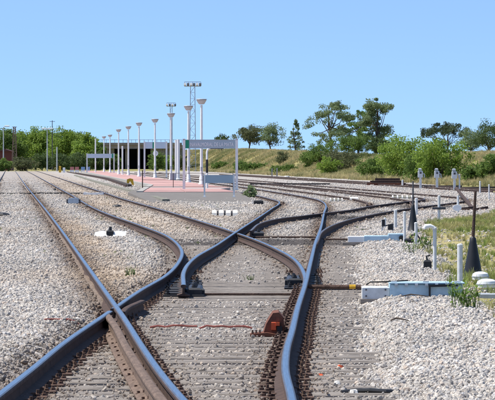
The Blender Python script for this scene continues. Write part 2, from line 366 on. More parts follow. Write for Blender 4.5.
# ------------------------------------------------------------------ rails
PROF = [(-.07, -.124), (.07, -.124), (.07, -.115), (.014, -.096), (.009, -.038), (.028, -.030), (.030, -.013), (.0255, -.0052), (.0165, -.0012), (0, 0), (-.0165, -.0012), (-.0255, -.0052), (-.030, -.013), (-.028, -.030), (-.009, -.038), (-.014, -.096), (-.07, -.115)]
TOPF = {8, 9}; SHOULDER = {7, 10}
def rail(name, c, a, b, parent, top, dz=0.0, side=None, lo=None):
    Y = [a]; 
    while Y[-1] < b: Y.append(min(b, Y[-1] + (.35 if Y[-1] < 150 else 2.5)))
    Y = np.array(Y); X = c(Y); dX = np.gradient(X, Y); nrm = 1 / np.sqrt(1 + dX ** 2)
    k = len(PROF); vs = []; fs = []; mi = []
    for i in range(len(Y)):
        rx, ry = nrm[i], -dX[i] * nrm[i]
        for px, pz in PROF: vs.append((X[i] + rx * px, Y[i] + ry * px, pz + dz))
    for i in range(len(Y) - 1):
        for j in range(k):
            q = (j + 1) % k; fs.append((i * k + j, i * k + q, (i + 1) * k + q, (i + 1) * k + j)); mi.append(1 if j in TOPF else (2 if j in SHOULDER else 0))
    fs.append(tuple(reversed(range(k)))); mi.append(0); fs.append(tuple(range((len(Y) - 1) * k, len(Y) * k))); mi.append(0)
    q = MB(); q.v = vs; q.f = fs; q.mi = mi
    return q.build(name, [side or M_RUST, top, M_DULL if top is M_STEEL else (side or M_RUST)], parent)
def gap_rail(name, c, a, b, parent, top, dz, other, lo, hi):
    yy = np.linspace(a, b, 200000); d = c(yy) - other(yy); k = np.where((d > lo) & (d < hi))[0]; k = k[yy[k] < 110]
    y1, y2 = yy[k[0]], yy[k[-1]]
    o = rail(name, c, a, y1, parent, top, dz); return o, rail(name, c, y2, b, parent, top, dz)
track_main = thing('railway_turnout', 'main turnout in the foreground with shiny curving rails, timbers and rusty chairs', 'railway track')
track_left = thing('railway_track', 'straight track at far left whose bright rail crosses the near crossing', 'railway track')
track_right = thing('railway_turnout', 'rusty branch track diverging to the right behind the first turnout', 'railway track')
track_mid = thing('railway_turnout', 'rusty track joining the right branch behind the small white markers', 'railway track')
track_bank = thing('railway_track', 'farthest rusty track along the foot of the grassy bank', 'railway track')
gap_rail('stock_rail', P1c, 15, 640, track_main, M_STEEL, 0, L1c, -.078, -.032)
tag(rail('stock_rail', Qc, 10, 500, track_main, M_STEEL, 0), 'bright right rail running on beyond the blade')
rail('switch_rail', P2c, 38.4, 500, track_main, M_STEEL, .003)
gap_rail('switch_rail', R2c, 46, 640, track_main, M_STEEL, -.004, P2c, .032, .078); rail('switch_rail', R2c, 38.6, 46, track_main, M_STEEL, -.004)
rail('rail', L1c, 10, 640, track_left, M_STEEL, .009)
rail('rail', L0c, 25, 640, track_left, M_DULL, .004)
wing = Curve([(y, float(L1c(y)) - .102) for y in (12, 20, 26, 29.5)] + [(31.2, float(L1c(31.2)) - .118)])
tag(rail('wing_rail', wing, 12, 31.2, track_left, M_WING, -.004, M_WING), 'rusty brown guard rail lying along the bright rail')
wing2 = Curve([(31.6, float(P1c(31.6)) + .10), (33, float(P1c(33)) + .085), (34.6, float(P1c(34.6)) + .14)])
rail('wing_rail', wing2, 31.9, 34.6, track_left, M_RUST, -.015, M_RUST)
gap_rail('rail', R3Lc, 74, 500, track_right, M_DULL, .010, Qc, -.078, -.032); rail('rail', R3Lc, 68.8, 74, track_right, M_DULL, .010)
rail('rail', R3Rc, 58, 500, track_right, M_DULL, -.006)
rail('rail', T4Lc, 112.5, 500, track_mid, M_RUST, -.003)
rail('rail', T4Rc, 108, 500, track_mid, M_RUST, -.009)
rail('rail', T6Lc, 165, 420, track_bank, M_RUST, .02)
rail('rail', T6Rc, 165, 420, track_bank, M_RUST, .02)
# check rail inside the right stock rail, opposite the crossing, and one by the branch crossing
chk = Curve([(52, float(Qc(52)) - .30), (53, float(Qc(53)) - .13), (58, float(Qc(58)) - .12), (59.5, float(Qc(59.5)) - .2)])

# sleepers with rusty chairs: chair = plate, screws, clips (one shared mesh)
ch = MB(); ch.box(-.165, .165, -.075, .075, 0, .016, bev=.004)
for sx in (-1, 1):
    ch.box(sx * .078 - .016, sx * .078 + .016, -.03, .03, .016, .040, bev=.006)
    for xx, yy, hh in ((.105, -.035, .056), (.142, .035, .046)):
        ch.lathe([(.017, .016), (.017, .030), (.010, .032), (.010, hh)], sx * xx, yy, 6)
CHAIR = ch.mesh('baseplate', M_PLATE)
sc = MB(); sc.box(-.22, .22, -.10, .10, 0, .022, bev=.004); sc.box(-.20, .05, -.06, .06, .022, .05, bev=.01)
for xx, yy in ((-.17, -.06), (-.17, .06), (.16, -.06), (.16, .06)): sc.lathe([(.022, .022), (.022, .045), (.012, .046), (.012, .07)], xx, yy, 6)
SLIDE = sc.mesh('slide_plate', M_GREASE)
SLEEP = []
for k in range(3):
    q = MB(); q.box(-.5, .5, -.12, .12, -.15, 0, bev=.012)
    SLEEP.append(q.mesh('sleeper', M_TIMBER))
q = MB(); q.box(-.5, .5, -.12, .12, -.15, 0, bev=.012); SLEEPD = q.mesh('sleeper', M_TIMBERD)
SL_BOXES = []
def sleeper(x0, x1, Y, rails, parent, dark=False):
    o = link('sleeper', SLEEPD if dark else SLEEP[random.randrange(3)], parent, ((x0 + x1) / 2, Y, -.142 + random.uniform(-.004, .002)))
    o.scale = (x1 - x0, random.uniform(.95, 1.08), 1); o.rotation_euler.z = random.gauss(0, .006)
    SL_BOXES.append((x0, x1, Y))
    if Y < 48:
        for nm, c, sw in rails:
            if Y > 44.5 and not sw and random.random() < .5: continue
            p = link('slide_plate' if sw else 'baseplate', SLIDE if sw else CHAIR, o); p.location = (0, 0, 0)
            x = float(c(Y)) - (x0 + x1) / 2
            p.location = ((x + random.gauss(0, .006)) / (x1 - x0), random.gauss(0, .012), .001); p.scale = (1 / (x1 - x0) * (1 if sw != 2 else -1) , 1, random.uniform(.85, 1.0))
Y = 15.4
while Y < 104:
    rl = [('P1', P1c, 0), ('Q', Qc, 0)]
    if Y < 37.5: rl.append(('L1', L1c, 0))
    if Y > 38.3: rl.append(('P2', P2c, 1 if Y < 44 else 0))
    if Y > 45: rl.append(('R2', R2c, 0))
    elif Y > 41: rl.append(('R2', R2c, 2))
    if Y > 60.5: rl.append(('R3R', R3Rc, 0))
    if Y > 69: rl.append(('R3L', R3Lc, 0))
    dk = 63 < Y < 68.5 or 89 < Y < 94
    if Y > 72:
        a = [r for r in rl if r[0] in ('P1', 'R2')]; b2 = [r for r in rl if r[0] not in ('P1', 'R2')]
        for grp in (a, b2):
            xx = [float(r[1](Y)) for r in grp]; sleeper(min(xx) - .45, max(xx) + .45, Y + (.02 if grp is a else 0), grp, track_main, dk and grp is b2)
    else:
        xx = [float(r[1](Y)) for r in rl if not (r[0] == 'L1' and Y > 31)]
        sleeper(min(xx) - random.uniform(.42, .5), max(xx) + random.uniform(.46, .72), Y, rl, track_main, dk)
    Y += .6 * random.uniform(.97, 1.03)

# ------------------------------------------------------------------ loose stones of the ballast (scattered pieces on real points)
def scatter(name, pts, rot, scl, idx, tone, protos, label, cat='ballast'):
    col_ = bpy.data.collections.new(name + '_pieces')
    for p in protos: col_.objects.link(p)
    me = bpy.data.meshes.new(name); N = len(pts)
    me.vertices.add(N); me.vertices.foreach_set('co', np.asarray(pts, np.float32).ravel())
    def att(nm, typ, key, data): a = me.attributes.new(nm, typ, 'POINT'); a.data.foreach_set(key, np.asarray(data).ravel())
    att('rot', 'FLOAT_VECTOR', 'vector', rot.astype(np.float32)); att('scl', 'FLOAT_VECTOR', 'vector', scl.astype(np.float32))
    att('idx', 'INT', 'value', idx.astype(np.int32))
    att('tone', 'FLOAT_COLOR', 'color', np.concatenate([tone, np.ones((N, 1))], 1).astype(np.float32))
    o = link(name, me); md = o.modifiers.new('scatter', 'NODES')
    g = bpy.data.node_groups.new(name, 'GeometryNodeTree'); md.node_group = g
    g.interface.new_socket('Geometry', in_out='INPUT', socket_type='NodeSocketGeometry'); g.interface.new_socket('Geometry', in_out='OUTPUT', socket_type='NodeSocketGeometry')
    N_ = g.nodes; Lk = g.links; gi = N_.new('NodeGroupInput'); go = N_.new('NodeGroupOutput')
    ci = N_.new('GeometryNodeCollectionInfo'); ci.inputs[0].default_value = col_; ci.inputs['Separate Children'].default_value = True; ci.inputs['Reset Children'].default_value = True
    ip = N_.new('GeometryNodeInstanceOnPoints'); ip.inputs['Pick Instance'].default_value = True
    def na(nm, typ): a = N_.new('GeometryNodeInputNamedAttribute'); a.data_type = typ; a.inputs[0].default_value = nm; return a.outputs[0]
    Lk.new(gi.outputs[0], ip.inputs['Points']); Lk.new(ci.outputs[0], ip.inputs['Instance'])
    Lk.new(na('idx', 'INT'), ip.inputs['Instance Index']); Lk.new(na('scl', 'FLOAT_VECTOR'), ip.inputs['Scale'])
    e = N_.new('FunctionNodeEulerToRotation'); Lk.new(na('rot', 'FLOAT_VECTOR'), e.inputs[0]); Lk.new(e.outputs[0], ip.inputs['Rotation'])
    Lk.new(ip.outputs[0], go.inputs[0])
    return tag(o, label, cat, kind='stuff')

M_STONE = inst_mat('ballast_stone', .9)
protos = []
for k in range(8):
    bm = bmesh.new(); bmesh.ops.create_icosphere(bm, subdivisions=1, radius=1)
    for v in bm.verts:
        v.co *= random.uniform(.72, 1.12)
    for _ in range(5):                                   # broken faces
        nrm = Vector((random.gauss(0, 1), random.gauss(0, 1), random.gauss(0, 1))).normalized(); d = random.uniform(.55, .85)
        for v in bm.verts:
            e = v.co.dot(nrm)
            if e > d: v.co -= nrm * (e - d)
    mm = bpy.data.meshes.new('stone'); bm.to_mesh(mm); bm.free(); mm.materials.append(M_STONE)
    protos.append(bpy.data.objects.new('stone', mm))
PX, PY = [], []
for y0, y1, den in ((15.5, 24, 2500), (24, 33, 2000), (33, 45, 1350), (45, 62, 600), (62, 85, 290), (85, 120, 110), (120, 170, 54), (170, 250, 22), (250, 400, 6)):
    w0 = -.078 * y1 - 1.1; w1 = .078 * y1 + 1.1
    N = int((y1 - y0) * (w1 - w0) * den); PX.append(rng.uniform(w0, w1, N)); PY.append(rng.uniform(y0, y1, N))
PX = np.concatenate(PX); PY = np.concatenate(PY); N = len(PX)
gm = grass_mask(PX, PY); keep = rng.random(N) > gm * .93
onsl = np.zeros(N, bool); sb = np.array(SL_BOXES); o_ = np.argsort(sb[:, 2]); sb = sb[o_]
for d in (-1, 0, 1):
    j = np.clip(np.searchsorted(sb[:, 2], PY) + d, 0, len(sb) - 1)
    onsl |= (np.abs(PY - sb[j, 2]) < .15) & (PX > sb[j, 0] - .02) & (PX < sb[j, 1] + .02)
nr = near_rail(PX, PY)
keep &= ~(onsl & ((rng.random(N) > np.where(nr > .3, .075, .16)))) & ~(nr < .085)
keep &= (rng.random(N) > .72 * sand_patch(PX, PY)) & (rng.random(N) > sstep(140, 400, PY)) & (PX < bank_foot(PY) - 1)
keep &= rng.random(N) > .97 * crib(PX, PY)
PX, PY, onsl, nr = PX[keep], PY[keep], onsl[keep], nr[keep]; N = len(PX)
size = np.where(onsl & (rng.random(N) < .75), .6, 1.0) * np.clip(rng.lognormal(math.log(.0098), .42, N), .004, .026) * np.interp(PY, [14, 40, 60, 120, 170, 280], [1, 1.1, 1.35, 1.85, 2.1, 2.4])
PZ = ground_z(PX, PY) + size * rng.uniform(-.15, .55, N) + rng.random(N) ** 3 * .012 * (1 - sstep(90, 170, PY)) - .012 * sstep(180, 380, PY)
PZ = PZ + .03 * np.exp(-(nr / .17) ** 2) * trough(PX, PY) * rng.random(N)
PZ = np.where(onsl, -.140 + size * .35, PZ)
pal = np.array([(.40, .395, .39), (.50, .475, .44), (.56, .52, .46), (.36, .345, .33), (.62, .59, .55), (.44, .385, .34), (.42, .43, .45), (.50, .41, .34), (.28, .265, .25), (.72, .70, .68)])
patchy = 1 + .13 * lump(PX, PY * .35, 1.9) + .07 * lump(PX + 40, PY * .2, .8)
pal = pal * .68 + np.array([.475, .455, .425]) * .32
tone = patchy[:, None] * pal[rng.choice(10, N, p=[.19, .18, .13, .13, .09, .08, .09, .04, .05, .02])] * rng.uniform(.82, 1.12, (N, 1))
rs = np.clip(np.exp(-(nr / .25) ** 2) * 1.0 + .16 * np.exp(-(nr / .6) ** 2), 0, .92)[:, None] * rng.uniform(.7, 1.05, (N, 1))
tone = tone * (1 - rs) + np.array([.115, .075, .052]) * rs * rng.uniform(.6, 1.5, (N, 1))
dp = dark_patch(PX, PY)[:, None] * .85; tone = tone * (1 - dp) + np.array([.05, .046, .046]) * dp
sd = sand_patch(PX, PY)[:, None] * .85; tone = tone * (1 - sd) + np.array([.47, .385, .295]) * sd * rng.uniform(.8, 1.15, (N, 1))
scatter('ballast', np.stack([PX, PY, PZ], 1), rng.uniform(0, 6.28, (N, 3)), size[:, None] * rng.uniform(.75, 1.3, (N, 3)), rng.integers(0, 8, N), tone * np.array([1.05, 1.0, .935]), protos,
        'loose pale grey and tan ballast stones around the rails')
print('stones', N)

# ------------------------------------------------------------------ grass tufts
M_GRASS = inst_mat('grass_blade', .7, .35)
tufts = []
for k in range(5):
    q = MB()
    for i in range(22):
        a = random.uniform(0, 6.28); r = random.uniform(0, .35); L = random.uniform(.55, 1.0); ln = random.uniform(.1, .55); w = random.uniform(.018, .035)
        p = Vector((r * math.cos(a), r * math.sin(a), 0)); dirv = Vector((math.cos(a + random.uniform(-.6, .6)), math.sin(a + random.uniform(-.6, .6)), 0)); t = Vector((-dirv.y, dirv.x, 0)) * w
        m1 = p + dirv * ln * .3 * L + Vector((0, 0, L * .6)); tip = p + dirv * ln * L + Vector((0, 0, L))
        q.add([p - t, p + t, m1 + t * .7, m1 - t * .7, tip], [(0, 1, 2, 3), (3, 2, 4)])
    mm = bpy.data.meshes.new('tuft'); mm.from_pydata(q.v, [], q.f); mm.materials.append(M_GRASS); tufts.append(bpy.data.objects.new('tuft', mm))
def grass(name, X, Y, h, tone, label):
    N = len(X); rot = np.zeros((N, 3)); rot[:, 2] = rng.uniform(0, 6.28, N); rot[:, :2] = rng.normal(0, .1, (N, 2))
    s = np.stack([h * rng.uniform(.7, 1.3, N), h * rng.uniform(.7, 1.3, N), h], 1)
    scatter(name, np.stack([X, Y, ground_z(X, Y) - .005], 1), rot, s, rng.integers(0, 5, N), tone, tufts, label, 'grass')
N = 90000; Y = 27 + rng.random(N) ** .8 * 112; X = rng.uniform(1.8, 22, N)
k = (rng.random(N) < grass_mask(X, Y) * (.12 + .88 * sstep(-.2, .35, lump(X, Y * .35, 2.6)))) & (X < .09 * Y + 3.0)
X, Y = X[k], Y[k]; N = len(X); dry = np.clip(.45 + .55 * lump(X, Y * .3, 3.6) + rng.normal(0, .2, N), 0, 1)[:, None]
tone = (np.array([.22, .31, .06]) * (1 - dry) + np.array([.50, .43, .20]) * dry) * rng.uniform(.7, 1.25, (N, 1))
grass('grass', X, Y, np.clip(.10 + .06 * lump(X, Y * .5, 2.0) + rng.normal(0, .03, N), .035, .3), tone, 'green and yellowing grass on the right beside the ballast')
N = 85000; Y = rng.uniform(165, 900, N); X = bank_foot(Y) + rng.uniform(-2.5, 18, N)
k = (np.abs(X / Y) < .1) & (rng.random(N) < sstep(-1.5, .8, X - bank_foot(Y) + 1.2 * lump(X, Y, 9))); X, Y = X[k], Y[k]; N = len(X)
dry = np.clip(.62 + .6 * lump(X, Y, 21) + .15 * sstep(3, 0, X - bank_foot(Y)) + rng.normal(0, .12, N), 0, 1)[:, None]
tone = (np.array([.17, .22, .075]) * (1 - dry) + np.array([.58, .48, .25]) * dry) * rng.uniform(.75, 1.2, (N, 1))
grass('dry_grass', X, Y, np.clip(.34 + .18 * lump(X, Y, 8) + rng.normal(0, .08, N), .12, .8), tone, 'dry yellow and green grass covering the embankment')
# thin weeds in the ballast and at the track edges
N = 900; Y = rng.uniform(50, 170, N); X = rng.uniform(-.075, .075, N) * Y; k = (near_rail(X, Y) > .15) & (lump(X, Y * .3, 5) > .25); X, Y = X[k], Y[k]; N = len(X)
grass('weeds', X, Y, rng.uniform(.03, .09, N), np.array([.17, .22, .06]) * rng.uniform(.6, 1.3, (N, 1)), 'tiny green weeds sprouting in the ballast')
def weed(px, py, h, label, n=16, tone=(.10, .17, .035)):
    p = at(px, py, -.18); q = MB()
    for i in range(n):
        a = random.uniform(0, 6.28); L = h * random.uniform(.5, 1); ln = random.uniform(.1, .6); base = Vector((random.gauss(0, h * .22), random.gauss(0, h * .22), 0))
        d = Vector((math.cos(a), math.sin(a), 0)); t = Vector((-d.y, d.x, 0)) * h * .035
        q.tube([base, base + d * ln * L * .4 + Vector((0, 0, L * .6)), base + d * ln * L + Vector((0, 0, L))], [.003, .0025, .001], 4)
        for j in range(5):
            c = base + d * ln * L * (.3 + .14 * j) + Vector((0, 0, L * (.35 + .13 * j))); e = Vector((random.gauss(0, 1), random.gauss(0, 1), random.gauss(.3, .6))).normalized() * h * .2
            s2 = Vector((-e.y, e.x, 0)).normalized() * h * .045; q.add([c, c + e * .5 + s2, c + e, c + e * .5 - s2], [(0, 1, 2, 3)])
    mt = leaf_mat('weed_leaf_' + str(int(px)), tuple(v * .8 for v in tone), tuple(min(1, v * 1.5) for v in tone))
    p.z = float(ground_z(p.x, p.y)); o = q.build('weed', mt, None, p); tag(o, label, 'plant', 'weeds in the ballast')
weed(250, 283, .10, 'small green weed between the rails in front of the switch')
weed(131, 284, .13, 'small green weed beside the bright left rail near the crossing')
weed(466, 318, .30, 'leafy green weed below the white porcelain pots', 34, (.16, .25, .05))
weed(455, 308, .14, 'low weed at the foot of the near white tube', 20, (.16, .25, .05))
weed(424, 256, .32, 'weed on the ballast edge beside the black lever box', 22)
weed(410, 260, .2, 'small weed left of the black lever box', 14)

# ------------------------------------------------------------------ switch gear on the main turnout
def track_part(mb, name, m_, parent, smooth=False): return mb.build(name, m_, parent, None, smooth)
for (cur, y0, sgn) in ((P2c, 39.0, 1), (R2c, 42.2, -1)):          # heel block beside each blade
    q = MB(); x = float(cur(y0)) + sgn * .12
    q.box(x - .08, x + .08, y0 - .25, y0 + .9, -.145, -.045, bev=.02); q.box(x - .11, x + .11, y0 - .1, y0 + .1, -.145, -.06, bev=.015)
    for j in range(4): q.lathe([(.03, -.06), (.03, -.03), (.018, -.028), (.018, -.012)], x, y0 - .1 + .25 * j, 6)
    track_part(q, 'blade_bracket', M_GREASE, track_main)
q = MB(); q.tube([(float(P2c(39.2)), 39.25, -.13), (float(R2c(42)) - .1, 39.25, -.13)], .014, 8)
track_part(q, 'stretcher_bar', M_RUST, track_main)
q = MB(); q.tube([(.62, 40.3, -.085), (1.27, 40.3, -.085)], .022, 8, 0); q.tube([(1.14, 40.3, -.085), (1.21, 40.3, -.085)], .024, 8, 1)
track_part(q, 'throw_rod', [M_PLATE, M_YELLOW], track_main)
q = MB(); q.box(.62, 1.3, 40.8, 40.95, -.14, -.115); track_part(q, 'rod_cover_board', M_TIMBERD, track_main)
# second set of rods at the branch switch
q = MB(); q.tube([(float(R3Rc(61)), 66.8, -.115), (1.95, 66.8, -.115)], .016, 8); q.tube([(float(P2c(68)), 69, -.12), (float(Qc(68)), 69, -.12)], .018, 8)
track_part(q, 'throw_rod', M_RUST, track_right)
for cur, y0, sgn in ((R3Lc, 69.5, 1), (R3Lc, 92.0, -1), (T4Lc, 114, 1), (P2c, 118, 1)):
    q = MB(); x = float(cur(y0)) + sgn * .14; q.box(x - .1, x + .1, y0 - .3, y0 + .6, -.17, -.03, bev=.02)
    for j in range(3): q.lathe([(.03, -.03), (.03, .0), (.018, .002), (.018, .02)], x, y0 - .1 + .25 * j, 6)
    track_part(q, 'blade_bracket', M_GREASE if y0 < 80 else M_RUST, track_right)
# spacer blocks and bolts in the near crossing
q = MB(); 
for yy in (22, 24.2, 26.4, 28.4, 30): 
    x = float(L1c(yy)) - .062; q.box(x - .03, x + .03, yy - .07, yy + .07, -.12, -.05, bev=.006)
track_part(q, 'spacer_block', M_PLATE, track_left)
# rust-brown rail contact box clamped inside the right rail
p = at(274, 336, -.14); bx = thing('rail_contact_box', 'rusty brown box with orange face clamped inside the right rail', 'track equipment', (float(Qc(p.y)) - .03, p.y, -.14))
q = MB(); q.prism([(-.34, 0), (-.09, 0), (-.09, .012), (-.20, .03), (-.34, .018)], -.06, .22); q.build('base_plate', M_RUSTRED, bx)
q = MB(); q.prism([(-.235, .0), (-.07, .0), (-.055, .05), (-.06, .15), (-.10, .195), (-.15, .19), (-.205, .10)], .02, .55); q.build('casing', M_RUSTRED, bx)
q = MB(); q.box(-.165, -.125, .004, .019, .05, .115, bev=.004); q.box(-.125, -.095, -.01, .019, .085, .112); q.build('orange_plate', M_ORANGE, bx)
q = MB(); q.box(-.115, -.072, -.005, .019, .015, .08); q.build('socket', M_BLACK, bx)
q = MB()
for xx in (-.32, -.29, -.26): q.lathe([(.012, .015), (.012, .03), (.007, .031), (.007, .05)], xx, .0, 6)
q.build('bolts', M_PLATE, bx)
# red conduit across the track, in two runs
def conduit(px0, px1, py, label, wob=.012):
    a = at(px0, py, -.125); b_ = at(px1, py, -.125); n_ = max(6, int((b_.x - a.x) / .06)); pts = []
    for i in range(n_ + 1):
        t = i / n_; pts.append((a.x + (b_.x - a.x) * t, a.y + random.gauss(0, .01), max(-.121, float(ground_z(a.x + (b_.x - a.x) * t, a.y)) + .022) + random.gauss(0, wob * .35) + (-.01 if i in (0, n_) else 0)))
    q = MB(); q.tube(pts, .0085, 8); o = q.build('red_conduit', M_REDCABLE, None, None, True); tag(o, label, 'pipe', 'red conduit across the track')
conduit(39, 82, 326.5, 'short piece of red conduit left of the near crossing')
conduit(150, 197, 326.0, 'red conduit lying on the timbers right of the near crossing')
conduit(199, 252, 326.8, 'red conduit ending at the rusty contact box')
def gz(p): return float(ground_z(p[0], p[1]))
# small orange and white scraps on the timber ends
def scrap(px, py, w, m_, label, z=-.14):
    p = at(px, py, z); q = MB(); n_ = 7
    pts = [(w * random.uniform(.35, .6) * math.cos(6.28 * k / n_), w * random.uniform(.4, .9) * math.sin(6.28 * k / n_)) for k in range(n_)]
    vs = [(x, y, 0) for x, y in pts] + [(x * .75, y * .75, w * random.uniform(.25, .45)) for x, y in pts]
    q.add(vs, [tuple(reversed(range(n_))), tuple(range(n_, 2 * n_))] + [(k, (k + 1) % n_, n_ + (k + 1) % n_, n_ + k) for k in range(n_)])
    tag(q.build('painted_stone', m_, None, (p.x, p.y, gz(p) + .022)), label, 'stone', 'painted stones by the right rail')
scrap(321, 375, .045, M_ORANGE, 'small orange stone right of the foreground rail, nearest one', -.14)
scrap(340, 366, .05, M_ORANGE, 'small orange stone on a timber end, further from the rail', -.14)
scrap(354, 392, .07, M_STONEW, 'white stone at the bottom edge right of the rail')
scrap(337, 383, .06, M_STONEW, 'pale stone between the two orange stones and the bottom edge')
q = MB(); p = at(370, 396, -.165); q.tube([(-.18, 0, .012), (-.1, .02, .02), (0, .0, .025), (.1, -.02, .02), (.19, .01, .012)], .016, 8); tag(q.build('bent_iron_bar', M_GREASE, None, (p.x, p.y, gz(p) + .02)), 'dark bent iron bar lying in the ballast at the bottom edge', 'scrap')
for px, py, L, lab in ((416, 307, .3, 'thin dark twig on the ballast below the pale blue box'), (400, 331, .16, 'small dark twig on the open ballast at right')):
    p = at(px, py, -.16); q = MB(); q.tube([(-L / 2, 0, .01), (-L / 6, .03, .03), (L / 5, -.02, .02), (L / 2, .01, .008)], [.006, .008, .006, .003], 6); tag(q.build('twig', M_BARK, None, (p.x, p.y, gz(p) + .02)), lab, 'twig', 'twigs on the ballast')

# ------------------------------------------------------------------ point machines, levers and tubes at the right
pm = at(362, 298.5, -.105); Yp = pm.y
def X(px): return xat(px, Yp)
t = thing('point_machine', 'long pale blue and white switch machine box beside the right rail', 'switch machine', (X(362), Yp, -.105)); bx0 = X(362)
w1 = X(389) - bx0; w2 = X(462) - bx0
q = MB(); q.box(0, w1, -.10, .16, .0, .125, bev=.012); q.build('white_end_box', M_WHITED, t)
q = MB(); q.box(w1 + .003, w2, -.12, .20, .0, .155, bev=.012); q.build('casing', M_CYAN, t)
q = MB(); q.box(w1 - .0, w2 + .02, -.14, .22, .157, .172, bev=.005); q.build('lid', M_CYAN, t)
q = MB(); hx = X(429) - bx0; q.bar((hx, -.15, .03), (hx, -.15, .135), .02); q.bar((hx - .01, -.15, .135), (X(457) - bx0, -.15, .142), .022); q.build('crank_handle', M_BLACK, t)
q = MB()
for xx in np.linspace(w1 + .07, w2 - .06, 7): q.box(xx - .016, xx + .016, -.147, -.12, .132, .158, bev=.003)
for xx in (w1 + .05, (w1 + w2) / 2, w2 - .05): q.box(xx - .03, xx + .03, -.10, -.04, .173, .185, bev=.004)
q.build('lid_clasps', M_GALV, t)
q = MB()
for xx in (.04, w1 - .04):
    for zz in (.03, .095): q.tube([(xx, -.102, zz), (xx, -.112, zz)], .010, 6)
q.build('bolts', M_DARKST, t)
q = MB(); q.tube([(w1 * .15, -.0, .14), (w1 * .3, 0, .17), (w1 * .9, 0, .175), (w1 + .2, .05, .186)], .008, 6); q.build('cable', M_HOSE, t)
q = MB(); q.box(-.02, w2 + .1, -.18, .26, -.05, -.001); q.build('mounting_timber', M_TIMBER, t)
# white tube beside it
def tube_post(px, y0, y1, w, label, Yz=None, zb=-.2, name='marker_tube', band=None, cap=True):
    p = at(px, y1, zb); H = (y1 - y0) / FPX * p.y; r = w / 2 / FPX * p.y; p.z = gz(p) - .02; H += .02
    t = thing(name, label, 'post', p, 0, 'white marker tubes')
    q = MB(); q.tube([(0, 0, 0), (0, 0, H)], r, 12); q.build('tube', M_WHITED, t, None, True)
    if cap: q = MB(); q.lathe([(r * 1.06, H - .012), (r * 1.06, H + .004), (r * .4, H + .012)], n=12); q.build('cap', M_WHITE, t)
    if band is not None:
        q = MB(); z = (y1 - band) / FPX * p.y; q.box(-.16, .16, -r - .02, r + .02, z - .025, z + .025); q.build('cross_bar', M_DARKST, t)
    return t
tube_post(460, 255.5, 302, 5.5, 'thick white tube standing at the end of the near pale blue box')
tube_post(434.8, 237, 280, 3.8, 'tall white tube with a bent white head, left of the big black cone')
tube_post(416, 230, 252, 3.2, 'short white tube beside the ballast edge, in front of the far black cone')
tube_post(404.6, 219, 249, 2.8, 'slim white tube at the end of the far pale blue box')
tube_post(395.5, 216, 234, 3.2, 'white tube beside the small black frame')
tube_post(416.3, 203, 220, 3.0, 'white tube just behind the far black cone')
tube_post(439, 201, 226, 2.6, 'white tube with a dark cross bar at the edge of the gravel', band=212.5)
tube_post(385, 224, 234, 2.2, 'stubby white tube left of the small black frame')
tube_post(480, 184, 196, 1.6, 'thin pale post in the dry grass at far right')
tube_post(489, 188, 204, 1.4, 'thin pale post in the grass at the right edge')
tube_post(402.5, 182, 188, 1.8, 'short pale post beside the stack of rusty rails')
p = at(434.8, 280, -.2); q = MB(); q.tube([(0, 0, .535), (-.06, 0, .555), (-.115, 0, .55), (-.13, 0, .52)], [.018, .03, .034, .03], 10)
tag(q.build('tube_cowl', M_WHITE, None, (p.x, p.y, gz(p) + .02), True), 'bent white cowl on top of the tall white tube', 'cowl')
# black lever box by that tube
p = at(428, 277, -.2); t = thing('lever_box', 'small black lever box standing left of the tall white tube', 'lever', (p.x, p.y, gz(p)))
q = MB(); q.box(-.055, .045, -.05, .08, -.02, .12, bev=.02); q.build('box', M_BLACK, t); q = MB(); q.tube([(-.01, 0, .11), (-.02, 0, .17), (.03, 0, .185)], .012, 8); q.build('lever', M_BLACK, t)
p = at(412, 251, -.2); t = thing('lever_box', 'low black lever with loop on the ballast edge by the far tubes', 'lever', (p.x, p.y, gz(p)))
q = MB(); q.box(-.13, .03, -.06, .08, -.02, .09, bev=.02); q.build('box', M_BLACK, t); q = MB(); q.tube([(-.05, 0, .08), (0, 0, .15), (.09, 0, .15), (.13, 0, .09), (.10, 0, .02)], .014, 8); q.build('lever', M_BLACK, t)
# black cone indicators with a thin pole
def cone(px, ytop, yc, yb, wb, label, polem, lean=0.0):
    p = at(px, yb, -.2); k = p.y / FPX; h1 = (yb - yc) * k + .05; h2 = (yb - ytop) * k; r = wb / 2 * k; p.z = gz(p) - .02
    t = thing('cone_indicator', label, 'signal', p, 0, 'black cone indicators')
    q = MB(); q.lathe([(r * 1.08, 0), (r * 1.08, .03), (r * .98, .04), (r * .62, h1 * .55), (r * .36, h1 * .9), (r * .30, h1), (.02, h1 + .02)], n=20); q.build('cone', M_BLACK, t, None, True)
    q = MB(); q.tube([(0, 0, h1 - .02), (lean, 0, h2)], [r * .17, r * .13], 8); q.build('pole', polem, t, None, True)
    q = MB(); q.box(-r * 1.25, r * 1.25, -r * .9, r * .9, -.03, .012, bev=.006); q.build('foot_plate', M_DARKST, t)
    return t
cone(473, 197, 248, 285, 20, 'big black cone with a tall brown pole at the right edge', M_RUST, .03)
cone(413, 186, 213, 238, 11, 'smaller black cone with a thin pole behind the far pale blue box', M_DARKST, .0)
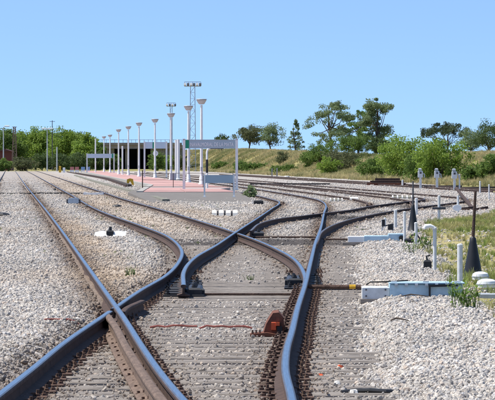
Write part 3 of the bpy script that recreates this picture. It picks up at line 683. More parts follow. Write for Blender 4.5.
# white porcelain pots
for px, py, r, lab in ((480.5, 292, .10, 'upper round white pot beside the big black cone'), (487, 301, .115, 'lower round white pot at the right edge in the weeds')):
    p = at(px, py, -.2); z = gz(p) - .01; t = thing('insulator_pot', lab, 'pot', (p.x, p.y, z), 0, 'round white pots')
    q = MB(); q.lathe([(r * .55, 0), (r * .6, .04), (r * .95, .055), (r * 1.0, .09), (r * .9, .125), (r * .55, .145), (r * .2, .15)], n=22); q.build('body', M_PORC, t, None, True)
    q = MB(); q.lathe([(r * .97, .082), (r * 1.03, .086), (r * 1.03, .096), (r * .97, .1)], n=22); q.build('rim', M_GALV, t)
    q = MB(); q.lathe([(r * .5, -.05), (r * .5, .002)], n=12); q.build('stem', M_DARKST, t)
p = at(489, 306, -.2); q = MB(); q.box(-.12, .16, -.1, .1, -.03, .05, bev=.01); tag(q.build('metal_base', M_GALV, None, (p.x, p.y, gz(p))), 'grey metal base under the lower white pot', 'base')
# second machine, further
p = at(348, 242, -.09); Yp = p.y; bx0 = X(348)
t = thing('point_machine', 'smaller pale blue switch machine box further back by the small black frame', 'switch machine', (bx0, Yp, -.09))
a, b_, c_ = X(364) - bx0, X(388) - bx0, X(405) - bx0
q = MB(); q.box(0, a, -.1, .1, 0, .105, bev=.01); q.build('white_end_box', M_WHITE, t)
q = MB(); q.box(a + .003, b_, -.12, .16, 0, .115, bev=.01); q.build('casing', M_CYAN, t)
q = MB(); q.box(b_ + .003, c_, -.14, .2, 0, .15, bev=.01); q.build('gear_case', M_CYAN, t)
q = MB(); q.lathe([(.045, 0), (.045, .04), (.02, .045)], n=12); o = q.build('hub', M_BLACK, t); o.rotation_euler.x = R(90); o.location = (X(401) - bx0, -.141, .075)
q = MB(); q.box(-.1, c_ + .1, -.2, .26, -.05, -.001); q.build('mounting_timber', M_TIMBER, t)
# small black frame with two plates
p = at(388, 234, -.11); Yp = p.y; t = thing('ground_frame', 'small black frame with two dark plates on white legs', 'signal', (p.x, p.y, gz(p))); k = Yp / FPX
q = MB(); q.box(-6 * k, -3 * k, -.02, .02, 7 * k, 13 * k, bev=.004); q.build('plate', M_BLACK, t)
q = MB(); q.box(0 * k, 5 * k, -.02, .02, 2.5 * k, 8 * k, bev=.004); q.build('plate', M_BLACK, t)
q = MB(); q.bar((-5.6 * k, .035, -.05), (-5.6 * k, .035, 13 * k), .03); q.bar((5 * k, .035, -.05), (5 * k, .035, 9 * k), .03); q.build('legs', M_WHITED, t)
q = MB(); q.bar((-6 * k, .0, 6.2 * k), (5.5 * k, .0, 8.5 * k), .025); q.build('cross_bar', M_DARKST, t)
# white disc on a short tube
p = at(458, 217, -.2); k = p.y / FPX; t = thing('disc_signal', 'white oval disc on a short white tube beside the gravel', 'signal', (p.x, p.y, gz(p)))
q = MB(); q.lathe([(.1 * k, -.012), (4.3 * k, -.012), (4.5 * k, 0), (4.3 * k, .012), (.1 * k, .012)], n=28); o = q.build('disc', M_WHITE, t); o.rotation_euler = (R(90), 0, 0); o.scale = (1, .72, 1); o.location = (-1.0 * k, -.05, 4.8 * k)
q = MB(); q.tube([(0, 0, -.05), (0, 0, 17 * k)], 1.2 * k, 10); q.build('tube', M_WHITED, t, None, True)
# three pedestal signals in front of the dry bank
def pedestal(px, py, label, src=None):
    p = at(px, py, -.2); k = p.y / FPX; loc = (p.x, p.y, gz(p) - .02)
    if src: return copy_tree(src, loc, label)
    t = thing('pedestal_signal', label, 'signal', loc, 0, 'grey white pedestal signals')
    q = MB(); q.bar((0, 0, 0), (0, 0, .75), .12, .12); q.build('post', M_WHITED, t)
    q = MB(); q.box(-.14, .12, -.12, .12, .62, .98, bev=.03); q.build('casing', M_WHITED, t)
    q = MB(); q.box(-.12, .06, -.12, .1, .99, 1.12, bev=.04); q.build('hood', M_GALV, t)
    q = MB(); q.tube([(.1, -.06, .86), (.2, -.08, .8), (.22, -.08, .62)], .028, 8); q.build('hand_lever', M_GALV, t)
    q = MB(); q.box(-.05, .05, -.135, -.121, .82, .92); q.build('lens', M_DARKST, t)
    q = MB(); q.box(-.2, .2, -.2, .2, -.05, .06, bev=.02); q.build('base', M_CONC, t)
    return t
ps = pedestal(420.5, 191, 'leftmost of the three grey white pedestal signals by the bank')
pedestal(437, 191.5, 'middle one of the three grey white pedestal signals by the bank', ps)
pedestal(454.5, 193, 'rightmost of the three grey white pedestal signals, behind the slanting rusty bar', ps)
tube_post(459.5, 177, 193, 1.6, 'short white post touching the rightmost pedestal signal')
# slanting rusty bar and scrap at the end of the branch
a = at(476, 216, -.18); b_ = Vector((xat(456, 152), 152, zat(188, 152)))
q = MB(); a.z = gz(a); q.bar(a, b_, .09, .07); tag(q.build('slanting_rusty_bar', M_RUST, None), 'rusty bar slanting up from the gravel toward the rightmost pedestal signal', 'bar')
for px, py, L, lab in ((482, 214, .35, 'dark scrap of iron lying at the foot of the slanting bar'), (466, 214, .55, 'rusty rod lying between the disc and the slanting bar')):
    p = at(px, py, -.18); q = MB(); q.bar((-L / 2, 0, .03), (L / 2, .05, .09), .09, .07); q.bar((-L * .2, 0, .03), (L * .3, -.1, .02), .1, .08); tag(q.build('iron_scrap', M_RUST, None, (p.x, p.y, gz(p))), lab, 'scrap', 'iron scrap at right')
# stack of rusty rails
p = at(387, 187, -.17); k = p.y / FPX; t = thing('rail_stack', 'low stack of rusty brown rails lying in front of the dry grass', 'rails', (p.x, p.y, gz(p)), R(-3))
for j, (dy, dz, x0, x1) in enumerate(((0, 0, -19, 17), (.2, 0, -18, 19), (.4, 0, -20, 16), (.08, .15, -16, 15), (.3, .15, -17, 17), (.18, .3, -12, 13))):
    q = MB(); q.prism([(-.07, 0), (.07, 0), (.07, .012), (.012, .03), (.012, .1), (.036, .112), (.036, .148), (-.036, .148), (-.036, .112), (-.012, .1), (-.012, .03), (-.07, .012)], x0 * k, x1 * k)
    o = q.build('rail', M_RUST if j % 2 else M_RUSTRED, t, (0, dy, dz)); o.rotation_euler.z = R(-90)
# timber edging along the bank
for j, (px0, px1, Yw) in enumerate(((250, 330, 226), (408, 462, 206), (463, 500, 196))):
    q = MB(); a = Vector((xat(px0, Yw), Yw, 0)); b_ = Vector((xat(px1, Yw), Yw, 0)); a.z = gz(a) + .03; b_.z = gz(b_) + .03
    q.bar(a, b_, .22, .16); tag(q.build('edging_timber', M_TIMBERD, None), ('dark edging timber along the far gravel beyond the shrub', 'dark timber lying behind the pedestal signals', 'dark timber in the dry grass at the right edge')[j], 'timber', 'dark timbers along the bank')

# ------------------------------------------------------------------ fouling markers: whitewashed stones, each a thing
def marker(px0, px1, py, n, label, hpx, dark=True):
    a = at(px0, py, -.08); b_ = at(px1, py, -.08); k = a.y / FPX; w = (b_.x - a.x) / n
    t = thing('fouling_marker', label, 'marker', (a.x, a.y, gz(a) + .05), 0, 'striped fouling markers')
    for i in range(n):
        g = w * (.22 if dark else -.12); x0, x1 = (i * w - g, (i + 1) * w + g) if i % 2 == 0 else (i * w + g + .002, (i + 1) * w - g - .002); hh = hpx * k * random.uniform(.92, 1.05) + (.02 if i % 2 == 0 else .0)
        q = MB(); q.add([(x0, -.14, -.08), (x1, -.14, -.08), (x1, .06, -.08), (x0, .06, -.08), (x0 + .004, -.11, hh * .35), (x1 - .004, -.11, hh * .35), (x1 - .008, .04, hh), (x0 + .008, .04, hh)], [(3, 2, 1, 0), (4, 5, 6, 7), (0, 1, 5, 4), (1, 2, 6, 5), (2, 3, 7, 6), (3, 0, 4, 7)])
        q.build('white_block' if i % 2 == 0 else 'dark_block', M_STONEW if i % 2 == 0 else (M_BLACK if dark else M_CONCD), t)
marker(212.5, 237, 216, 7, 'black and white striped marker bar in front of the platform end', 3.6)
marker(329.5, 343, 201.5, 7, 'row of small white dots on a marker between the far curves', 1.7, False)
marker(391.5, 413, 199, 9, 'long white spotted marker bar on the far right curve', 1.9, False)
marker(351, 357, 200.5, 1, 'single white block between the two far marker rows', 1.6)
p = at(110, 236.5, -.07); k = p.y / FPX; t = thing('fouling_marker', 'white marker board with black lump in its middle, left between two tracks', 'marker', (p.x, p.y, gz(p) + .035), 0, 'striped fouling markers')
q = MB(); q.prism([(-16 * k, -.09), (-3 * k, -.09), (-3 * k, 3.6 * k), (-8 * k, 4.6 * k), (-15 * k, 2.4 * k)], -.04, .04); o = q.build('white_block', M_STONEW, t); o.rotation_euler.x = R(-52)
q = MB(); q.prism([(3 * k, -.09), (16 * k, -.09), (16 * k, 3.2 * k), (9 * k, 4.8 * k), (3 * k, 3.4 * k)], -.04, .04); o = q.build('white_block', M_STONEW, t); o.rotation_euler.x = R(-52)
q = MB(); q.box(-3.6 * k, 3.6 * k, -.05, .05, -.09, 5 * k, bev=.02); q.tube([(0, 0, 4 * k), (.4 * k, 0, 8.6 * k)], [2.2 * k, 1.2 * k], 8); q.build('black_lump', M_BLACK, t)
p = at(287, 178.5, -.17); q = MB(); q.lathe([(.22, -.03), (.25, .05), (.22, .14), (.1, .17)], n=10); tag(q.build('white_stone', M_STONEW, None, (p.x, p.y, gz(p))), 'lone white stone at the far edge of the gravel', 'stone')

# left: balise box, crossing pipe, white plate
p = at(73.5, 207, -.17); k = p.y / FPX; t = thing('track_magnet', 'grey blue box with dark ends between the two left tracks', 'track equipment', (p.x, p.y, gz(p) + .03))
q = MB(); q.prism([(-5 * k, 0), (5 * k, 0), (5.6 * k, 2 * k), (4.6 * k, 5.4 * k), (-4.6 * k, 5.4 * k), (-5.6 * k, 2 * k)], -.12, .25); q.build('casing', M_BALISE, t)
for s_ in (-1, 1): q = MB(); q.box(s_ * 6 * k - .9 * k, s_ * 6 * k + .9 * k, -.1, .2, 0, 4.2 * k, bev=.01); q.build('end_bracket', M_DARKST, t)
p = at(0, 194, -.07); k = p.y / FPX; q = MB(); pts = []
for i in range(26): pts.append((xat(-14 + 4.6 * i, p.y), p.y + .3 * math.sin(i * .5), -.055 + .012 * random.random()))
q.tube(pts, [random.choice((.025, .03, .045, .06)) for _ in pts], 8)
tag(q.build('crossing_pipe', M_HOSE, None, None, True), 'dark lumpy pipe crossing the two left tracks', 'pipe')
p = at(94, 197, -.16); k = p.y / FPX; q = MB(); q.prism([(-11 * k, 0), (10 * k, 0), (9 * k, 1.8 * k), (2 * k, 2.2 * k), (-4 * k, 1.6 * k), (-10 * k, 2.6 * k)], -.3, .3); tag(q.build('white_sheet', M_WHITE, None, (p.x, p.y, gz(p) + .02)), 'crumpled white sheet lying between the rails at left', 'sheet')
for px, py, w, lab in ((2, 219, .22, 'dark lump in the ballast at the left edge'), (87, 210, .12, 'small dark lump right of the grey blue box'), (117, 210, .16, 'dark lump beside the second left rail'), (54.5, 192, .10, 'small dark knob on the crossing pipe')):
    p = at(px, py, -.16); q = MB(); q.lathe([(w * .8, -.03), (w, .03), (w * .7, .07), (w * .2, .09)], n=9); o = q.build('dark_lump', M_GREASE, None, (p.x, p.y, gz(p))); o.scale.y = .7; tag(o, lab, 'scrap', 'dark lumps in the ballast')

# ------------------------------------------------------------------ platform
PZt = .10
AX = Vector((-.0575, 1, 0)).normalized(); YAW = math.atan(.0575)       # platform axis
def lx(Y): return -2.45 - .0575 * (Y - 190)                            # line of the lamps
plat = thing('platform', 'low red paved platform with a grey asphalt end', 'platform')
NE = [(at(182, 207.5, -.17).x, 118), (at(258, 207, -.17).x, 118.5)]
def slab(name, poly, z0, z1, m_, parent):
    n_ = len(poly); q = MB(); q.add([(x, y, z0) for x, y in poly] + [(x, y, z1) for x, y in poly], [tuple(reversed(range(n_))), tuple(range(n_, 2 * n_))] + [(i, (i + 1) % n_, n_ + (i + 1) % n_, n_ + i) for i in range(n_)]); return q.build(name, m_, parent)
Yr = 150.0
pa = [(-2.9, 119), (.30, 119), (.36, 126), (-.35, 150.4), (-1.55, 172), (-5.2, 172), (-5.0, 150.4), (-4.0, 135)]
ramp_z = lambda y: float(np.interp(y, [119, 150, 172], [-.105, PZt - .02, PZt - .02]))
q = MB(); n_ = len(pa); q.add([(x, y, -.3) for x, y in pa] + [(x, y, ramp_z(y)) for x, y in pa], [tuple(reversed(range(n_)))] + [(8, 9, 10, 15), (10, 11, 14, 15), (11, 12, 13, 14)] + [(i, (i + 1) % n_, n_ + (i + 1) % n_, n_ + i) for i in range(n_)]); q.build('asphalt_end', M_PAVE, plat)
rights = lambda Y: lx(Y) + .75
lefts = lambda Y: float(np.interp(Y, [150.5, 196], [-4.35, lx(196) - 2.3])) if Y < 196 else lx(Y) - 2.3
# red paving in bays, with worn grey bays
yb = [150.5, 158, 166, 175, 185, 196, 209, 224, 242, 264, 292, 330, 380, 450, 540]
for i in range(len(yb) - 1):
    y0, y1 = yb[i], yb[i + 1] - .05
    r0 = rights(y0) if y0 > 170 else -.42 - (y0 - 150.5) * .056; r1 = rights(y1) if y1 > 170 else -.42 - (y1 - 150.5) * .056
    l0 = lefts(y0); l1 = lefts(y1)
    c0, c1 = (l0 * .55 + r0 * .45), (l1 * .55 + r1 * .45)
    slab('red_paving_bay', [(l0, y0), (c0 - .03, y0), (c1 - .03, y1), (l1, y1)], -.28, PZt + .01 * (i % 2), M_TILEG if i in (3,) else M_TILE, plat)
    slab('red_paving_bay', [(c0, y0), (r0, y0), (r1, y1), (c1, y1)], -.28, PZt + .004 + .01 * (i % 2), M_TILEG if i in (2,) else M_TILE, plat)
q = MB(); q.bar((-2.95, 118.9, -.16), (.4, 118.9, -.16), .2, .12); q.build('front_kerb', M_CONCD, plat)
q = MB(); 
for i in range(len(yb) - 1):
    q.bar((lefts(yb[i]) - .16, yb[i], -.04), (lefts(yb[i + 1]) - .16, yb[i + 1], -.04), .26, .33)
q.build('edge_coping', M_CONC, plat)
q = MB(); p = at(255.5, 207, -.17); q.box(-.16, .16, -.15, .2, 0, .25, bev=.03); tag(q.build('dark_stop_block', M_BLACK, None, (p.x + .1, p.y - 1.6, -.18)), 'dark block at the right corner of the platform end', 'block')
# low mossy concrete wall in front, and the siding with its yellow stop
a = at(166, 204.5, -.17); pts = [(a.x, a.y), (at(140, 196.5, -.17).x, at(140, 196.5, -.17).y), (at(112, 188.5, -.17).x, at(112, 188.5, -.17).y), (at(92, 182.5, -.17).x, at(92, 182.5, -.17).y), (at(75, 176.5, -.17).x, at(75, 176.5, -.17).y)]
t = thing('low_wall', 'low mossy concrete wall in front of the platform left side', 'wall')
for i in range(len(pts) - 1):
    nseg = 4
    for j in range(nseg):
        A = Vector((*pts[i], 0)).lerp(Vector((*pts[i + 1], 0)), j / nseg); B = Vector((*pts[i], 0)).lerp(Vector((*pts[i + 1], 0)), (j + .985) / nseg)
        q = MB(); q.bar((A.x, A.y, -.10), (B.x, B.y, -.10), .26, .24 + random.uniform(-.015, .015)); q.build('wall_section', M_CONCD, t)
t = thing('siding_rail', 'dark rail of the siding that ends at a yellow stop', 'railway track')
rail('rail', Curve([(205, -6.9), (300, -11.9), (409, -18.8), (560, -28.4)]), 205, 540, t, M_RUST, .06)
q = MB()
for i in range(12):
    y0 = 206 + i * 22; q.bar((np.interp(y0, [205, 300, 409, 560], [-6.9, -11.9, -18.8, -28.4]) + .22, y0, -.04), (np.interp(y0 + 22, [205, 300, 409, 560], [-6.9, -11.9, -18.8, -28.4]) + .22, y0 + 22, -.04), .22, .24)
q.build('wooden_curb', M_TIMBERD, t)
p = at(130, 187, -.17); k = p.y / FPX; t = thing('buffer_stop', 'yellow painted buffer stop at the end of the siding', 'buffer', (p.x, p.y, gz(p)))
q = MB(); q.prism([(-3.5 * k, 0), (-2 * k, 0), (0, 5 * k), (2.5 * k, 0), (4 * k, 0), (3 * k, 6.5 * k), (0, 7.2 * k), (-3 * k, 6.2 * k)], -.1, .15); q.build('frame', M_YELLOW, t)
q = MB(); q.bar((-3 * k, .3, 5 * k), (3 * k, .3, 5 * k), .15, .12); q.build('beam', M_YELLOW, t)

# platform lamps
LH = 4.75
def lamp(px, hpx, ybase, label, src=None):
    Yl = FPX * LH / hpx; loc = (xat(px, Yl), Yl, PZt + .005)
    if src: return copy_tree(src, loc, label)
    t = thing('platform_lamp', label, 'lamp post', loc, 0, 'white platform lamps')
    q = MB(); q.lathe([(.17, 0), (.17, .05), (.13, .10), (.115, .42), (.09, .47), (.085, .5)], n=16); q.build('base', M_WHITE, t, None, True)
    q = MB(); q.tube([(0, 0, .48), (0, 0, 2.4), (0, 0, 4.42)], [.085, .075, .062], 14); q.build('pole', M_WHITE, t, None, True)
    q = MB(); q.lathe([(.10, 4.45), (.16, 4.47), (.275, 4.66), (.29, 4.69), (.25, 4.71)], n=20); hd = q.build('lamp_head', M_LAMPG, t, None, True)
    q = MB(); q.lathe([(.29, 4.712), (.31, 4.722), (.30, 4.745), (.12, 4.765)], n=20); q.build('lid', M_GALV, hd)
    q = MB(); q.box(-.05, .05, -.125, -.08, .75, 1.0, bev=.01); q.build('hatch', M_GALV, t)
    return t
l0_ = lamp(201.5, 85.5, 190.8, 'nearest tall white platform lamp, seen through the station name sign')
for px, h, lab in ((188.5, 76.5, 'second white platform lamp from the right, left of the name sign panel'), (171, 66.5, 'third white platform lamp from the right, before the small far mast'), (155, 58.8, 'white platform lamp standing in front of the far sign with green mark'), (139, 54, 'white platform lamp right of the dark bridge opening'),
                   (128.4, 49, 'white platform lamp before the middle of the bridge opening'), (118.6, 45, 'white platform lamp before the left end of the bridge opening'), (110, 37.8, 'second farthest white platform lamp, at the edge of the trees'), (104, 35.6, 'farthest white platform lamp in the row, just left of its twin')):
    lamp(px, h, 0, lab, l0_)
# slim plain poles among the lamps
for px, y0, Yl, w, lab in ((95.5, 138.5, 470, .17, 'plain white pole without lamp at the left of the lamp row'), (122.5, 146, 370, .16, 'short plain white pole between two lamps before the bridge'), (178.3, 139.5, 262, .22, 'white sign post left of the name sign, nearest to the lamp'), (176.0, 140, 268, .17, 'thinner white sign post behind the left pair of posts')):
    q = MB(); H = zat(y0, Yl) - PZt; q.tube([(0, 0, 0), (0, 0, H)], w / 2, 10); q.lathe([(w * .8, 0), (w * .8, .04), (w * .55, .06)], n=12); tag(q.build('white_pole', M_WHITE, None, (xat(px, Yl), Yl, PZt + .005), True), lab, 'pole', 'plain white poles on the platform')

# station name sign
def text_mesh(s, size, m_):
    cu = bpy.data.curves.new('letters', 'FONT'); cu.body = s; cu.size = size; cu.extrude = .006; cu.offset = 0
    o = bpy.data.objects.new('letters_tmp', cu); C.objects.link(o); bpy.context.view_layer.update()
    me = bpy.data.meshes.new_from_object(o.evaluated_get(bpy.context.evaluated_depsgraph_get())); bpy.data.objects.remove(o)
    me.materials.append(m_); return me
Ys = 164.0; k = Ys / FPX
t = thing('name_sign', 'station name sign with white letters and green mark on two white posts', 'sign', (xat(184, Ys), Ys, PZt - .02))
W = (236.7 - 184) * k; zt = zat(139.6, Ys) - PZt; zb = zat(148, Ys) - PZt
for xx, d in ((0, -.3), (W, 0)):
    q = MB(); q.bar((xx, d * 0, -.02), (xx, 0, zt + .06), .12, .12); q.box(xx - .12, xx + .12, -.12, .12, 0, .03); q.build('post', M_WHITE, t)
q = MB(); q.box(.062, W - .062, -.05, .05, zb, zt, bev=.004); pan = q.build('panel', M_SIGN, t)
q = MB(); q.box(.066, .066 + 3.6 * k, -.062, -.052, zb + .003, zt - .003); q.build('green_mark', M_GREEN, pan)
lm = text_mesh('NAVALMORAL DE LA MATA', .25, M_LETTER); o = link('letters', lm, pan); o.rotation_euler = (R(90), 0, 0)
xs_ = [v.co.x for v in lm.vertices]; sx = (233.6 - 190.6) * k / (max(xs_) - min(xs_)); o.scale = (sx, 1.0, 1); o.location = ((190.6 - 184) * k - min(xs_) * sx, -.058, zb + .10)
q = MB(); q.box(-.06, W + .06, -.06, .06, zt + .002, zt + .02); q.build('top_rail', M_GALV, t)
# small board in front
Yb = 129.0; k = Yb / FPX; t = thing('notice_board', 'plain grey blue board on two thin white posts at the platform end', 'sign', (xat(204.5, Yb), Yb, PZt - .02))
W = (234 - 204.5) * k; zt = zat(174.5, Yb) - PZt; zb = zat(182.5, Yb) - PZt
for xx in (0, W): q = MB(); q.bar((xx, 0, 0), (xx, 0, zt + .03), .06, .06); q.box(xx - .07, xx + .07, -.07, .07, 0, .02); q.build('post', M_WHITE, t)
q = MB(); q.box(.033, W - .033, -.02, .02, zb, zt); q.build('panel', M_SIGN, t)
# bent pole with dark lamp
Yc = 172.0; k = Yc / FPX; t = thing('bent_lamp', 'bent black and white pole with a long dark lamp under the name sign', 'lamp post', (xat(207, Yc), Yc, PZt - .02))
H = zat(147.6, Yc) - PZt
q = MB(); q.tube([(0, 0, 0), (0, 0, .75)], .055, 10); q.build('lower_pole', M_WHITE, t, None, True)
q = MB(); q.tube([(0, 0, .75), (0, 0, H - .55)], .057, 10); q.build('black_sleeve', M_BLACK, t, None, True)
q = MB(); q.tube([(0, 0, H - .55), (0, 0, H - .22), (.03, 0, H - .09), (.1, 0, H - .02), (.2, 0, H)], .05, 10); q.build('bent_top', M_WHITE, t, None, True)
q = MB(); q.box(.16, .80, -.07, .07, H - .05, H + .035, bev=.02); q.build('lamp_head', M_BLACK, t)
# far signs on the platform
def far_sign(px0, px1, y0, y1, Yf, label, green=None, ybase=None):
    k = Yf / FPX; t = thing('platform_sign', label, 'sign', (xat(px0, Yf), Yf, PZt)); W = (px1 - px0) * k; zt = zat(y0, Yf) - PZt; zb = zat(y1, Yf) - PZt
    q = MB(); q.box(.08, W - .08, -.04, .04, zb, zt); q.build('panel', M_SIGNB, t)
    for xx in (0, W): q = MB(); q.bar((xx, 0, 0), (xx, 0, zt + .05), .14, .14); q.build('post', M_WHITE, t)
    if green: q = MB(); q.box((green - px0 - 1.2) * k, (green - px0 + 1.2) * k, -.055, -.042, zb + .02, zt - .02); q.build('green_mark', M_GREEN, t)
    return t
far_sign(144.5, 166.5, 142, 148.6, 300, 'pale blue far platform sign with green mark, before the bridge end', 153.8)
far_sign(87, 114, 153.8, 158, 440, 'pale turquoise platform sign at the far left end of the platform', 113)
Yk = 296; k = Yk / FPX; q = MB(); q.lathe([(.02, -.05), (2.7 * k, -.05), (2.7 * k, .05), (.02, .05)], n=20)
t = thing('station_clock', 'round white clock hanging below the far sign with green mark', 'clock', (xat(155.5, Yk), Yk, PZt))
o = q.build('face', M_WHITE, t, (0, 0, zat(153.4, Yk) - PZt)); o.rotation_euler.x = R(90)
q = MB(); q.bar((0, -.056, -.0), (0, -.056, .16), .035, .01); q.bar((0, -.056, 0), (.12, -.056, .03), .035, .01); q.build('hands', M_BLACK, t, (0, 0, zat(153.4, Yk) - PZt))
q = MB(); q.bar((0, .09, 0), (0, .09, zat(151, Yk) - PZt), .08); q.build('post', M_GALV, t)
# thin railing on the platform: posts with three wires
t = thing('railing', 'thin rusty railing running across the red platform', 'railing')
A = Vector((xat(142.5, 176), 176, PZt)); B = Vector((xat(240, 176), 176, PZt)); A.x = max(A.x, lx(176) - 2.2)
A = Vector((xat(142.5, 176), 176, -.15)); B = Vector((xat(233, 176), 176, -.15))
for f_ in (0, .34, .67, 1): 
    q = MB(); c_ = A.lerp(B, f_); q.bar(c_, c_ + Vector((0, 0, 1.1 if f_ == 0 else .95)), .05 if f_ == 0 else .03); q.build('post', M_RUST, t)
for h_ in (.30, .62, .95):
    q = MB(); q.bar(A + Vector((0, 0, h_)), B + Vector((0, 0, h_)), .018); q.build('rail', M_RUST, t)
# dark bench-like rails behind the red platform, small boxes
q = MB(); p = Vector((xat(186, 250), 250, 0)); q.box(-.2, .2, -.2, .2, 0, .5, bev=.03); tag(q.build('grey_cabinet', M_GALV, None, (p.x - .9, p.y, PZt)), 'small grey cabinet behind the second lamp', 'cabinet')

# ------------------------------------------------------------------ things at the far left end
for px, py, w, h, m_, lab in ((60, 172, 2.2, 6.5, M_YELLOW, 'faded yellow post left of the small far barriers'), (64, 172, 2.5, 5, M_WHITE, 'white post between the yellow post and the red barrier')):
    Yf = 520; k = Yf / FPX; q = MB(); q.box(-w / 2 * k, w / 2 * k, -.15, .15, -.2, h * k - .1, bev=.03); tag(q.build('far_post', m_, None, (xat(px, Yf), Yf, 0)), lab, 'post')
for px, m_, lab in ((72, M_REDP, 'orange red and white barrier panel at the far platform end'), (77, M_REDP, 'red and white barrier panel just right of its twin'), (83, M_BLUE, 'blue and white panel right of the red barriers'), (88, M_BLUE, 'last blue and white panel beside the far sign post')):
    Yf = 515; k = Yf / FPX; t = thing('barrier_panel', lab, 'barrier', (xat(px, Yf), Yf, -.17), 0, 'small far barriers')
    q = MB(); q.box(-1.9 * k, 1.9 * k, -.05, .05, 3.2 * k, 6.4 * k); q.build('panel', m_, t); q = MB(); q.box(-1.9 * k, 1.9 * k, -.05, .05, 1.4 * k, 3.19 * k); q.build('lower_panel', M_WHITE, t)
    q = MB(); q.bar((-1.6 * k, .08, 0), (-1.6 * k, .08, 6.4 * k), .08); q.bar((1.6 * k, .08, 0), (1.6 * k, .08, 6.4 * k), .08); q.build('legs', M_WHITE, t)

# ------------------------------------------------------------------ road bridge
Yb = 800.0; k = Yb / FPX; t = thing('road_bridge', 'beige concrete road bridge with a dark opening behind the platform', 'bridge')
X0, X1 = xat(60, Yb), xat(182, Yb); zd, zt = zat(148.6, Yb), zat(145.0, Yb)
q = MB(); q.box(X0, X1, Yb, Yb + 14, zd, zt); q.build('deck', M_BRIDGE, t)
q = MB(); q.box(X0, X1, Yb - .35, Yb + .25, zt + .002, zt + .5); q.build('parapet', M_BRIDGE, t)
q = MB(); q.bar((X0, Yb, zt + 1.15), (X1, Yb, zt + 1.15), .09)
for i in range(30): xx = X0 + (X1 - X0) * i / 29; q.bar((xx, Yb, zt + .5), (xx, Yb, zt + 1.15), .09)
q.build('handrail', M_GALV, t)
for px0, px1 in ((60, 114), (150.5, 182)):
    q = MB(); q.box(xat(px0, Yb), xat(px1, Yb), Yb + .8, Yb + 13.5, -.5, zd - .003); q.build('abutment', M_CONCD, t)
for px in (126, 138):
    q = MB(); q.box(xat(px - .9, Yb), xat(px + .9, Yb), Yb + 1.2, Yb + 12, -.5, zd - .004); q.build('pier', M_BRIDGE, t)
q = MB(); q.box(xat(113, Yb), xat(151.5, Yb), Yb + 13.6, Yb + 14.6, -.5, zd - .005); q.build('added_dark_wall', M_SHADE, t)  # added wall: blocks the sky behind the opening so it reads as deep shade
# floodlight masts
def mast(px, ytop, Yf, wpx, hw, label, nl):
    k = Yf / FPX; H = zat(ytop, Yf) + .17; t = thing('floodlight_mast', label, 'mast', (xat(px, Yf), Yf, -.17), 0, 'floodlight masts'); w = wpx / 2 * k
    q = MB()
    for sx in (-1, 1):
        for sy in (-1, 1): q.bar((sx * w * 1.15, sy * w * 1.15, -.5), (sx * w * .8, sy * w * .8, H), .11)
    n_ = int(H / .95)
    for i in range(n_):
        z0, z1 = H * i / n_, H * (i + 1) / n_; f0 = w * (1.15 - .35 * i / n_); f1 = w * (1.15 - .35 * (i + 1) / n_); s_ = 1 if i % 2 else -1
        for sy in (-1, 1): q.bar((-s_ * f0, sy * f0, z0), (s_ * f1, sy * f1, z1), .05); q.bar((-f1, sy * f1, z1), (f1, sy * f1, z1), .04)
        for sx in (-1, 1): q.bar((sx * f0, -s_ * f0, z0), (sx * f1, s_ * f1, z1), .05)
    q.build('lattice_tower', M_GALV, t)
    q = MB(); q.box(-hw * k, hw * k, -.6, .6, H - .02, H + .08)
    for sy in (-.6, .6): q.bar((-hw * k, sy, H + .75), (hw * k, sy, H + .75), .06)
    for i in range(5): 
        for sy in (-.6, .6): q.bar(((-1 + i * .5) * hw * k, sy, H), ((-1 + i * .5) * hw * k, sy, H + .75), .05)
    q.build('gantry', M_GALV, t)
    for i in range(nl):
        xx = (-1 + 2 * i / (nl - 1)) * hw * k * .92; g = MB(); g.box(-.2, .2, -.14, .14, -.2, .2, bev=.04); o = g.build('floodlight', M_DARKST if i % 2 else M_LAMPG, t, (xx, -.78, H + .32)); o.rotation_euler.x = R(-25)
mast(192.7, 86.5, 600, 5.4, 8.2, 'tall lattice floodlight mast behind the station name sign', 6)
mast(171.2, 106.5, 760, 2.4, 4.4, 'smaller distant floodlight mast behind the third lamp', 4)
# left far pylon, street lamps, red shed
Yf = 640; k = Yf / FPX; H = zat(127, Yf) + .17; t = thing('lattice_pylon', 'brownish tapering lattice pylon before the trees at far left', 'pylon', (xat(14.5, Yf), Yf, -.17)); q = MB()
for sx in (-1, 1):
    for sy in (-1, 1): q.bar((sx * 2.8 * k, sy * .4, -.4), (sx * .9 * k, sy * .15, H), .14)
for i in range(11):
    z0, z1 = H * i / 11, H * (i + 1) / 11; f0 = (2.8 - 1.9 * i / 11) * k; f1 = (2.8 - 1.9 * (i + 1) / 11) * k; s_ = 1 if i % 2 else -1
    for sy in (-.3, .3): q.bar((-s_ * f0, sy, z0), (s_ * f1, sy, z1), .08); q.bar((-f1, sy, z1), (f1, sy, z1), .08)
q.build('lattice', mat('brown_pylon', (.30, .20, .15), var=.2), t); q = MB(); q.bar((-2.4 * k, 0, H), (2.4 * k, 0, H), .12); q.build('cross_arm', M_GALV, t)
def street(px, ytop, Yf, arms, label):
    k = Yf / FPX; H = zat(ytop, Yf) + .17; t = thing('street_lamp', label, 'lamp post', (xat(px, Yf), Yf, -.17), 0, 'distant street lamps'); q = MB(); q.tube([(0, 0, -.3), (0, 0, H)], [.12, .07], 8); q.build('pole', M_GALV, t)
    for a_ in arms:
        q = MB(); q.tube([(0, 0, H - .1), (a_ * .5, 0, H + .1), (a_, 0, H + .12)], .05, 6); q.build('arm', M_GALV, t); q = MB(); q.box(a_ - .42, a_ + .42, -.2, .2, H + .02, H + .26, bev=.06); q.build('lamp_head', M_WHITE, t)
street(47.2, 129.5, 600, (-.5, .5), 'double headed distant street lamp in front of the left trees')
